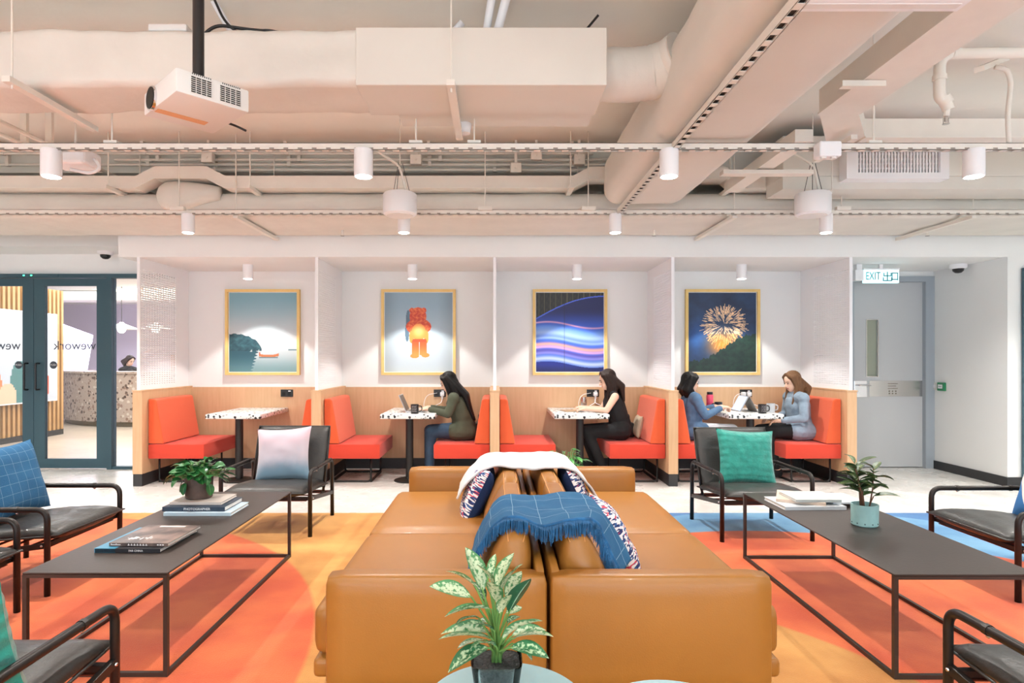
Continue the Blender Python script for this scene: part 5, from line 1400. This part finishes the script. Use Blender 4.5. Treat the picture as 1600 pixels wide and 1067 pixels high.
def person(label, loc, rz, J, hair, cloth, mats):
    """seated figure facing local +X; J holds joint positions, loc at the seat's foot"""
    t = thing('person', label, 'person', loc, rz)
    pel, wst, cst, nk, hd = [V(J[k_]) for k_ in ('pelvis', 'waist', 'chest', 'neck', 'head')]
    fwd = V(J.get('face', (1, 0, -.25))).normalized(); lat = V((0, 1, 0)); lat = (lat - fwd * lat.dot(fwd)).normalized(); upv = fwd.cross(lat).normalized()
    if upv.z < 0: upv = -upv
    R3 = Matrix((fwd, lat, upv)).transposed()
    caps = []
    # head: cranium, jaw, nose, ears
    caps += [(hd + upv * .022 - fwd * .012, (.088, .073, .090), R3), (hd + fwd * .022 - upv * .048, (.060, .054, .060), R3), (hd + fwd * .052 - upv * .078, (.026, .030, .022), R3)]
    caps += [(hd + fwd * .080 + upv * .004, hd + fwd * .094 - upv * .022, .008, .012)]
    for s in (-1, 1): caps.append((hd + lat * s * .070 - upv * .01 - fwd * .008, (.018, .010, .028), R3))
    caps.append((nk, hd - upv * .04 - fwd * .015, .048, .046))
    torso = [(pel, wst, .125, .108), (wst, cst, .108, .118), (cst, cst.lerp(nk, .6), .115, .075)]
    for s in (-1, 1):
        torso += [(pel + lat * s * .07, pel + lat * s * .075 + V((.03, 0, 0)), .10, .10), (wst + lat * s * .045, cst + lat * s * .06, .085, .085)]
        torso += [(cst + lat * s * .055 + fwd * .05 * J.get('bust', 1) - V((0, 0, .01)), (.055, .055, .055))]
        q = V(J['sh'][0 if s < 0 else 1]); torso += [(nk + V((0, 0, -.03)), q if cloth == 'jacket' else lerpv(nk, q, .62), .05, .052 if cloth == 'jacket' else .045)]
    arms = []; fore = []; hands = []; legs = []; feet = []
    for i in (0, 1):
        sh, eb, wr = V(J['sh'][i]), V(J['el'][i]), V(J['wr'][i])
        arms += [(sh, eb, .045, .034)]; fore += [(eb, wr, .034, .024)]
        hands += hand(wr, V(J['hd'][i]), (1 if i == 0 else -1), J.get('curl', .5))
        hp, kn, an = V(J['hip'][i]), V(J['kn'][i]), V(J['an'][i])
        legs += [(hp, kn, .085, .056), (kn, an, .054, .036)]
        feet += [(an + V((0, 0, -.03)), an + V((0, 0, -.05)) + V(J['toe'][i]), .036, .028)]
    blob('body', caps + torso + arms + fore + hands + legs + feet, .0065, M['skin'], t, 5)
    inf = lambda L, e: [((c[0], c[1], c[2] + e, c[3] + e) if len(c) == 4 else (c[0], tuple(q + e for q in c[1]))) for c in L]
    if cloth == 'jacket':
        skirt = [(pel + V((-.05, s * .09, -.02)), pel + V((.09, s * .10, -.012)), .092, .105) for s in (-1, 1)]
        blob('jacket', inf(torso, .017) + inf(arms, .013) + inf([(f[0], lerpv(f[0], f[1], .9), f[2], f[3]) for f in fore], .012) + skirt, .009, mats[0], t, 5)
        g = MB(); a = nk - fwd * .02; g.tube([a + lat * .07 + fwd * .05 - V((0, 0, .05)), a + lat * .075, a - fwd * .05 + V((0, 0, .02)), a - lat * .075, a - lat * .07 + fwd * .05 - V((0, 0, .05))], .016, 8); g.build('collar', mats[0], t, True)
        if len(mats) > 3: blob('shirt', inf([(wst + fwd * .03, cst + fwd * .035, .10, .10)], .006), .009, mats[3], t, 4)
    else:
        blob('tank_top', inf(torso, .008), .009, mats[0], t, 5)
    blob('trousers', inf([(pel, pel + V((0, 0, .08)), .122, .112)] + [(pel + lat * s * .075, pel + lat * s * .08 + V((.03, 0, 0)), .10, .10) for s in (-1, 1)], -.006 if cloth == 'jacket' else .012) + inf([(c[0], lerpv(c[0], c[1], 1.0 if i % 2 == 0 else .93), c[2], c[3]) for i, c in enumerate(legs)], .011), .009, mats[1], t, 5)
    for i in (0, 1): blob('shoe', [(c[0] + V((-.015, 0, 0)), c[1] + V((.01, 0, 0)), c[2] + .008, c[3] + .010) for c in feet[i:i + 1]] + [(feet[i][0] + V((-.03, 0, -.03)), feet[i][1] + V((.02, 0, -.01)), .026, .024)], .009, mats[2], t, 4)
    # hair: cap, crown and long locks down the back and sides
    hc = [(hd + upv * .035 - fwd * .028, (.094, .086, .090), R3), (hd - fwd * .055 - upv * .02, (.062, .078, .082), R3)]
    end = V(hair['end']); mid = lerpv(hd - fwd * .085, end, .45) - fwd * .035
    r = random.Random(int(loc[0] * 100))
    for k_ in range(11):
        s = (k_ / 10 * 2 - 1)
        top = hd + upv * (.07 - abs(s) * .03) - fwd * (.055 - abs(s) * .02) + lat * s * .070
        m_ = mid + lat * s * .085 + V((r.uniform(-.008, .008), 0, 0)); e = end + lat * s * .075 + V((r.uniform(-.02, .02), 0, r.uniform(-.03, .02)))
        hc += [(top, m_, .032, .038), (m_, e, .038, .014)]
    for s in (-1, 1):
        fr_ = V(hair['front']); a = hd + lat * s * .066 + upv * .055 + fwd * .02
        b = hd + lat * s * .078 - upv * .06 + fwd * hair.get('fx', .0); e = V((fr_.x, fr_.y * s, fr_.z))
        hc += [(a, b, .026, .024), (b, e, .024, .010)]
        m2 = lerpv(e, end + lat * s * .07, .5); hc += [(a - fwd * .05, lerpv(b, mid + lat * s * .08, .5), .03, .032), (lerpv(b, mid + lat * s * .08, .5), m2 + lat * s * .01, .032, .016)]
        b2 = hd + lat * s * .08 - upv * .05 - fwd * .03; hc += [(a - fwd * .03, b2, .03, .03), (b2, e + V((-.05, 0, -.02)), .03, .012)]
        hc += [(hd + upv * .10 + lat * s * .012 + fwd * .03, hd + upv * .07 + lat * s * .058 + fwd * .035, .020, .022)]
    blob('hair', hc, .007, hair['mat'], t, 3)
    # face: eyes, brows, lips
    for s in (-1, 1):
        MB().ellipsoid(hd + fwd * .074 + lat * s * .030 + upv * .004, (.008, .012, .005), 10, 6, R3).build('eye', M['eye'], t, True)
        MB().tube([hd + fwd * .079 + lat * s * .016 + upv * .022, hd + fwd * .078 + lat * s * .032 + upv * .026, hd + fwd * .068 + lat * s * .046 + upv * .021], .003, 5).build('eyebrow', hair['mat'], t, True)
    MB().ellipsoid(hd + fwd * .079 - upv * .052, (.006, .019, .007), 10, 6, R3).build('mouth', M['lip'], t, True)
    return t
M['eye'] = mat('eye_dark', C(40, 30, 28), .3); M['lip'] = mat('lips', C(196, 112, 104), .5)
def hairmat(n, c, c2):
    m = mat(n, c, .55, spec=.25); k = NT(m); mp = k.N.new('ShaderNodeMapping'); mp.inputs['Scale'].default_value = (30, 30, 2.5); k.L.new(k.coord(), mp.inputs[0])
    nz = k.noise(mp.outputs[0], 4, 3); k.color(k.mix(nz, c, c2)); k.bump(nz, .6, .01); return m
hblack = hairmat('black_hair', C(10, 9, 9), C(24, 21, 21)); hbrown = hairmat('dark_brown_hair', C(30, 20, 17), C(56, 38, 31)); hbrown2 = hairmat('light_brown_hair', C(74, 50, 34), C(136, 98, 66))
olive = mat('olive_cotton', C(74, 78, 62), .9, var=(8, .15), bump=(16, .9)); jeans = mat('blue_denim', C(50, 70, 92), .9, var=(20, .15), bump=(200, .3))
blackc = mat('black_cotton', C(22, 22, 24), .9, var=(10, .2)); denim = mat('washed_denim', C(138, 156, 172), .9, var=(11, .22), bump=(16, .9)); denim2 = mat('mid_denim', C(84, 114, 146), .9, var=(11, .22), bump=(16, .9))
whitec = mat('white_cotton', C(228, 230, 234), .9, var=(10, .04)); shoe_w = mat('pale_shoe', C(200, 190, 184), .7); bshirt = mat('blue_shirt', C(54, 110, 196), .9)
SEAT = .43
def joints(**k_):
    J = dict(pelvis=(0, 0, .545), waist=(.02, 0, .69), chest=(.055, 0, .84), neck=(.085, 0, .965), head=(.125, 0, 1.085), face=(1, 0, -.35),
             sh=((.075, -.165, .92), (.075, .165, .92)), el=((.13, -.20, .70), (.13, .20, .70)), wr=((.36, -.13, .785), (.36, .10, .785)), hd=((1, .15, -.05), (1, -.15, -.05)),
             hip=((.03, -.085, .53), (.03, .085, .53)), kn=((.42, -.09, .525), (.42, .09, .525)), an=((.40, -.09, .11), (.40, .09, .11)), toe=((.12, 0, -.02), (.12, 0, -.02)))
    J.update(k_); return J
# facing left (rz = pi): near side is local +Y
person('person in an olive jacket with very long black hair typing in a booth', (-.345, 6.98, 0), PI,
       joints(chest=(.075, 0, .82), neck=(.125, 0, .945), head=(.185, 0, 1.075), face=(1, .0, -.55), sh=((.11, -.165, .90), (.11, .165, .90)), el=((.19, -.20, .74), (.17, .20, .735)),
              wr=((.40, -.10, .785), (.39, .12, .785)), kn=((.40, -.09, .525), (.37, .09, .53)), an=((.42, -.09, .11), (.38, .09, .11))),
       dict(mat=hblack, end=(-.10, 0, .68), front=(.145, .085, .84), fx=.03), 'jacket', (olive, jeans, shoe_w))
person('person in a black sleeveless top with dark brown hair at a booth table', (1.425, 6.98, 0), PI,
       joints(chest=(.075, 0, .84), neck=(.10, 0, .965), head=(.150, 0, 1.105), face=(1, .0, -.40), sh=((.09, -.16, .925), (.09, .16, .925)), el=((.17, -.20, .76), (.19, .20, .775)),
              wr=((.41, -.10, .785), (.40, .10, .785)), kn=((.40, -.09, .53), (.39, .10, .535)), an=((.26, -.09, .11), (.20, .09, .11)), curl=.7),
       dict(mat=hbrown, end=(-.02, 0, .89), front=(.155, .085, .86), fx=.02), 'tank', (blackc, blackc, blackc))
person('person in blue denim shirt and white trousers at the fireworks booth', (2.225, 6.98, 0), 0,
       joints(chest=(.0, 0, .82), waist=(0, 0, .68), neck=(.0, 0, .955), head=(.0, 0, 1.075), face=(1, .15, -.22), sh=((.01, -.165, .90), (.01, .165, .90)), el=((.10, -.20, .715), (.10, .20, .715)),
              wr=((.30, -.13, .80), (.31, .09, .80)), hd=((1, .25, .15), (1, -.25, .1)), kn=((.44, -.09, .55), (.43, .09, .53)), an=((.40, -.09, .11), (.44, .09, .11)), curl=.9),
       dict(mat=hblack, end=(-.02, 0, .87), front=(.045, .085, .90), fx=-.02), 'jacket', (denim2, whitec, shoe_w, bshirt))
person('person in a pale denim jacket with light brown hair, hands in lap', (3.47, 6.98, 0), PI,
       joints(chest=(.035, 0, .83), neck=(.06, 0, .955), head=(.095, 0, 1.085), face=(1, .18, -.38), sh=((.05, -.17, .905), (.05, .17, .905)), el=((.07, -.21, .70), (.06, .21, .69)),
              wr=((.27, -.10, .66), (.27, .11, .655)), hd=((1, .2, -.05), (1, -.2, -.05)), kn=((.42, -.09, .53), (.42, .09, .53)), an=((.36, -.09, .11), (.30, .09, .11)), curl=.5),
       dict(mat=hbrown2, end=(-.03, 0, .86), front=(.13, .085, .84), fx=.015), 'jacket', (denim, blackc, blackc))
# receptionist behind the desk, only head and shoulders above the counter
person('person in dark clothes seated behind the reception desk', (X(206, 13.6) - .22, 13.75, .17), -.35,
       joints(head=(.13, 0, 1.13), neck=(.06, 0, 1.0), face=(1, 0, -.5)), dict(mat=hbrown, end=(.02, 0, 1.02), front=(.08, .07, 1.08), fx=-.03), 'jacket', (blackc, blackc, blackc))

# ------------------------------------------------------------------ things on the booth tables
TT = .748
def mug(label, x, y, m, s=1.0, hs=1):
    t = thing('mug', label, 'mug', (x, y, TT), 0, 'booth mugs')
    MB().lathe([(0, 0), (.040, 0), (.043, .006), (.044, .100), (.040, .100), (.038, .012), (0, .012)], n=28).build('cup', m, t, 40)
    MB().tube(fillet([(hs * .042, 0, .085), (hs * .078, 0, .080), (hs * .078, 0, .030), (hs * .042, 0, .022)], .03), .006, 8).build('handle', m, t, True)
    MB().lathe([(0, .075), (.0395, .076), (0, .077)], n=20).build('coffee', mat('coffee', C(60, 36, 24), .2), t)
    return t
mblk = mat('black_ceramic', C(28, 28, 32), .3, coat=.4); mwht = mat('grey_ceramic', C(200, 204, 208), .35)
def squiggle(t):
    g = MB(); 
    for r_ in range(4):
        for q in range(4):
            a = -1.57 + (q - 1.5) * .30; R = .0446; z = .022 + r_ * .018
            g.tube([(R * math.cos(a - .09), R * math.sin(a - .09), z), (R * math.cos(a), R * math.sin(a), z + .009), (R * math.cos(a + .09), R * math.sin(a + .09), z + (.002 if (q + r_) % 2 else .008))], .0011, 4)
    g.build('hand_lettering', M['white'], t)
squiggle(mug('black mug with white hand lettering beside the open laptop', X(648, 6.72), 6.72, mblk))
squiggle(mug('black mug with white lettering at the right end of the fireworks booth table', X(1191, 6.74), 6.74, mblk))
mug('pale grey mug standing behind the lettered black mug', X(1203, 6.88), 6.86, mwht)
mug('plain black mug held by the person in the blue denim shirt', X(1124, 7.05), 7.08, mblk, hs=-1)
def laptop(label, x, y, rz, open_, m, scr):
    t = thing('laptop', label, 'laptop', (x, y, TT), rz)
    MB().rbox(-.145, .145, -.10, .10, 0, .014, .005).build('base', m, t)
    MB().box(-.12, .12, -.01, .085, .014, .0146).build('keyboard', M['blackplastic'], t)
    l = MB().rbox(-.145, .145, 0, .008, 0, .20, .004).build('lid', m, t); l.location = (0, .10, .012); l.rotation_euler = (open_, 0, 0)
    MB().box(-.135, .135, -.0008, 0, .012, .19).build('screen', scr, l)
    return t
scr = mat('screen_lit', C(176, 204, 236), .3, emit=.55); lapm = mat('silver_laptop', C(186, 188, 192), .35, .6)
laptop('silver laptop open in front of the person in the olive jacket', X(655, 6.95) - .03, 6.98, PI / 2, -.42, lapm, mat('dim_screen', C(70, 74, 80), .3))
tb = thing('tablet', 'grey tablet standing like a tent on the fireworks booth table', 'tablet', (X(1165, 7.0), 7.02, TT))
a = MB().rbox(-.006, .004, -.13, .13, 0, .20, .003).build('tablet_body', lapm, tb); a.rotation_euler = (0, .50, 0); a.location = (-.105, 0, 0)
MB().box(-.0075, -.006, -.12, .12, .012, .19).build('screen', scr, a)
b = MB().rbox(-.004, .004, -.13, .13, 0, .20, .003).build('cover_flap', mat('grey_felt', C(150, 148, 146), .8), tb); b.rotation_euler = (0, -.50, 0); b.location = (.095, 0, 0)
bt_ = thing('water_bottle', 'pink water bottle with dark cap on the fireworks booth table', 'bottle', (X(1110, 7.2), 7.22, TT))
MB().lathe([(0, 0), (.036, 0), (.040, .006), (.040, .165), (.032, .18), (0, .18)], n=28).build('bottle_body', mat('pink_steel', C(232, 78, 108), .35, var=(40, .12)), bt_, 40)
MB().lathe([(0, .178), (.033, .178), (.034, .205), (.03, .21), (0, .21)], n=28).build('cap', M['blackplastic'], bt_, 40)
b3 = thing('water_bottle', 'small steel tumbler on the blue light booth table', 'bottle', (X(912, 7.25), 7.25, TT))
MB().lathe([(0, 0), (.030, 0), (.034, .006), (.036, .125), (.030, .13), (0, .13)], n=28).build('tumbler_body', M['steel'], b3, 40)
MB().lathe([(0, .128), (.032, .128), (.032, .145), (0, .147)], n=28).build('cap', M['steel'], b3, 40)
# chargers and cables
for (cx, lab, n) in ((-.94, 'white charger plugged above the olive jacket person table', 1), (.94, 'white charger with looping cables above the blue light booth table', 2), (2.82, 'pair of white chargers above the fireworks booth table', 2)):
    i = int(round((cx + 2.82) / 1.88)); xs = cx + .28 - .01 * i
    t = thing('charger', lab, 'charger', (xs, BB - .037, .91), 0, 'white chargers')
    for q in range(n):
        ox = (-.035, .035)[q] if i == 3 else .03 - .005 * q
        if q == 0 or i == 3: MB().rbox(ox - .025, ox + .025, -.05, 0, -.02, .03, .008).tube([(ox, -.03, -.02), (ox, -.03, -.05)], .012, 8).build('plug', M['white'], t, 40)
        zt = TT - .91 + .004
        path = [(ox, -.03, -.05), (ox - .01, -.06, zt + .06), (ox - .10 + .18 * q, -.12, zt + .02), (ox - .16 + .2 * q, -.30, zt), (ox - .08, -.42, zt), (ox - .02, -.34, zt)]
        MB().tube(fillet(path, .08, 6), .004, 6).build('cable', M['white'], t, True)
    MB().tube(fillet([(-.03, -.05, .02), (-.16, -.08, .0), (-.20, -.1, TT - .91 + .01), (-.1, -.2, TT - .905)], .07, 6), .003, 6).build('cable', M['white'], t, True)
nb_ = book('brown notebook lying on the blue light booth table', X(890, 7.0), 7.03, TT, .16, .20, .010, .2, mat('kraft', C(170, 140, 110), .8), cat='notebook')
ph = thing('phone', 'white smartphone beside the brown notebook', 'phone', (X(905, 6.95), 6.96, TT), .3)
MB().rbox(-.036, .036, -.07, .07, 0, .009, .004).build('phone_body', M['white'], ph); MB().box(-.032, .032, -.062, .062, .009, .0094).build('screen', M['blackplastic'], ph)
pc = thing('plate', 'small wooden plate behind the hands at the fireworks booth', 'plate', (X(1105, 7.15) - .04, 7.05, TT))
MB().lathe([(0, 0), (.05, 0), (.085, .012), (.083, .015), (.05, .005), (0, .005)], n=32).build('dish', mat('amber_wood', C(222, 160, 92), .5), pc, 40)
MB().ellipsoid((0, 0, .014), (.035, .03, .014)).build('pastry', mat('pastry', C(206, 150, 90), .8, var=(30, .2)), pc, True)
pa = thing('papers', 'loose white papers on the fireworks booth table', 'paper', (X(1140, 6.85), 6.86, TT))
for q, (dx, a) in enumerate(((0, .2), (.06, -.15))):
    o = MB().box(-.10, .10, -.07, .07, 0, .0015).build('sheet', M['paper'], pa, loc=(dx, .02 * q, .0016 * q)); o.rotation_euler = (0, 0, a)
# cushion and bag on the bench behind the black-top person
cushion('throw_pillow', 'small beige pillow on the bench behind the black top person', mat('beige_linen', C(196, 176, 150), .9), (1.66, 7.12, .565), (.26, .26), .09, rx=-.2, rz=-PI / 2)
def bag(label, x, y):
    t = thing('handbag', label, 'bag', (x, y, SEAT))
    MB().puff(-.06, .06, -.14, .14, 0, .17, .03, 6, .012, 0).build('bag_body', M['blackplastic'], t, True)
    MB().tube(fillet([(0, -.09, .16), (0, -.08, .26), (0, .08, .26), (0, .09, .16)], .05), .006, 8).build('strap', M['blackplastic'], t, True)
bag('black handbag on the bench behind the black top person', 1.575, 7.27)
bag('black handbag on the bench behind the olive jacket person', -.19, 7.22)
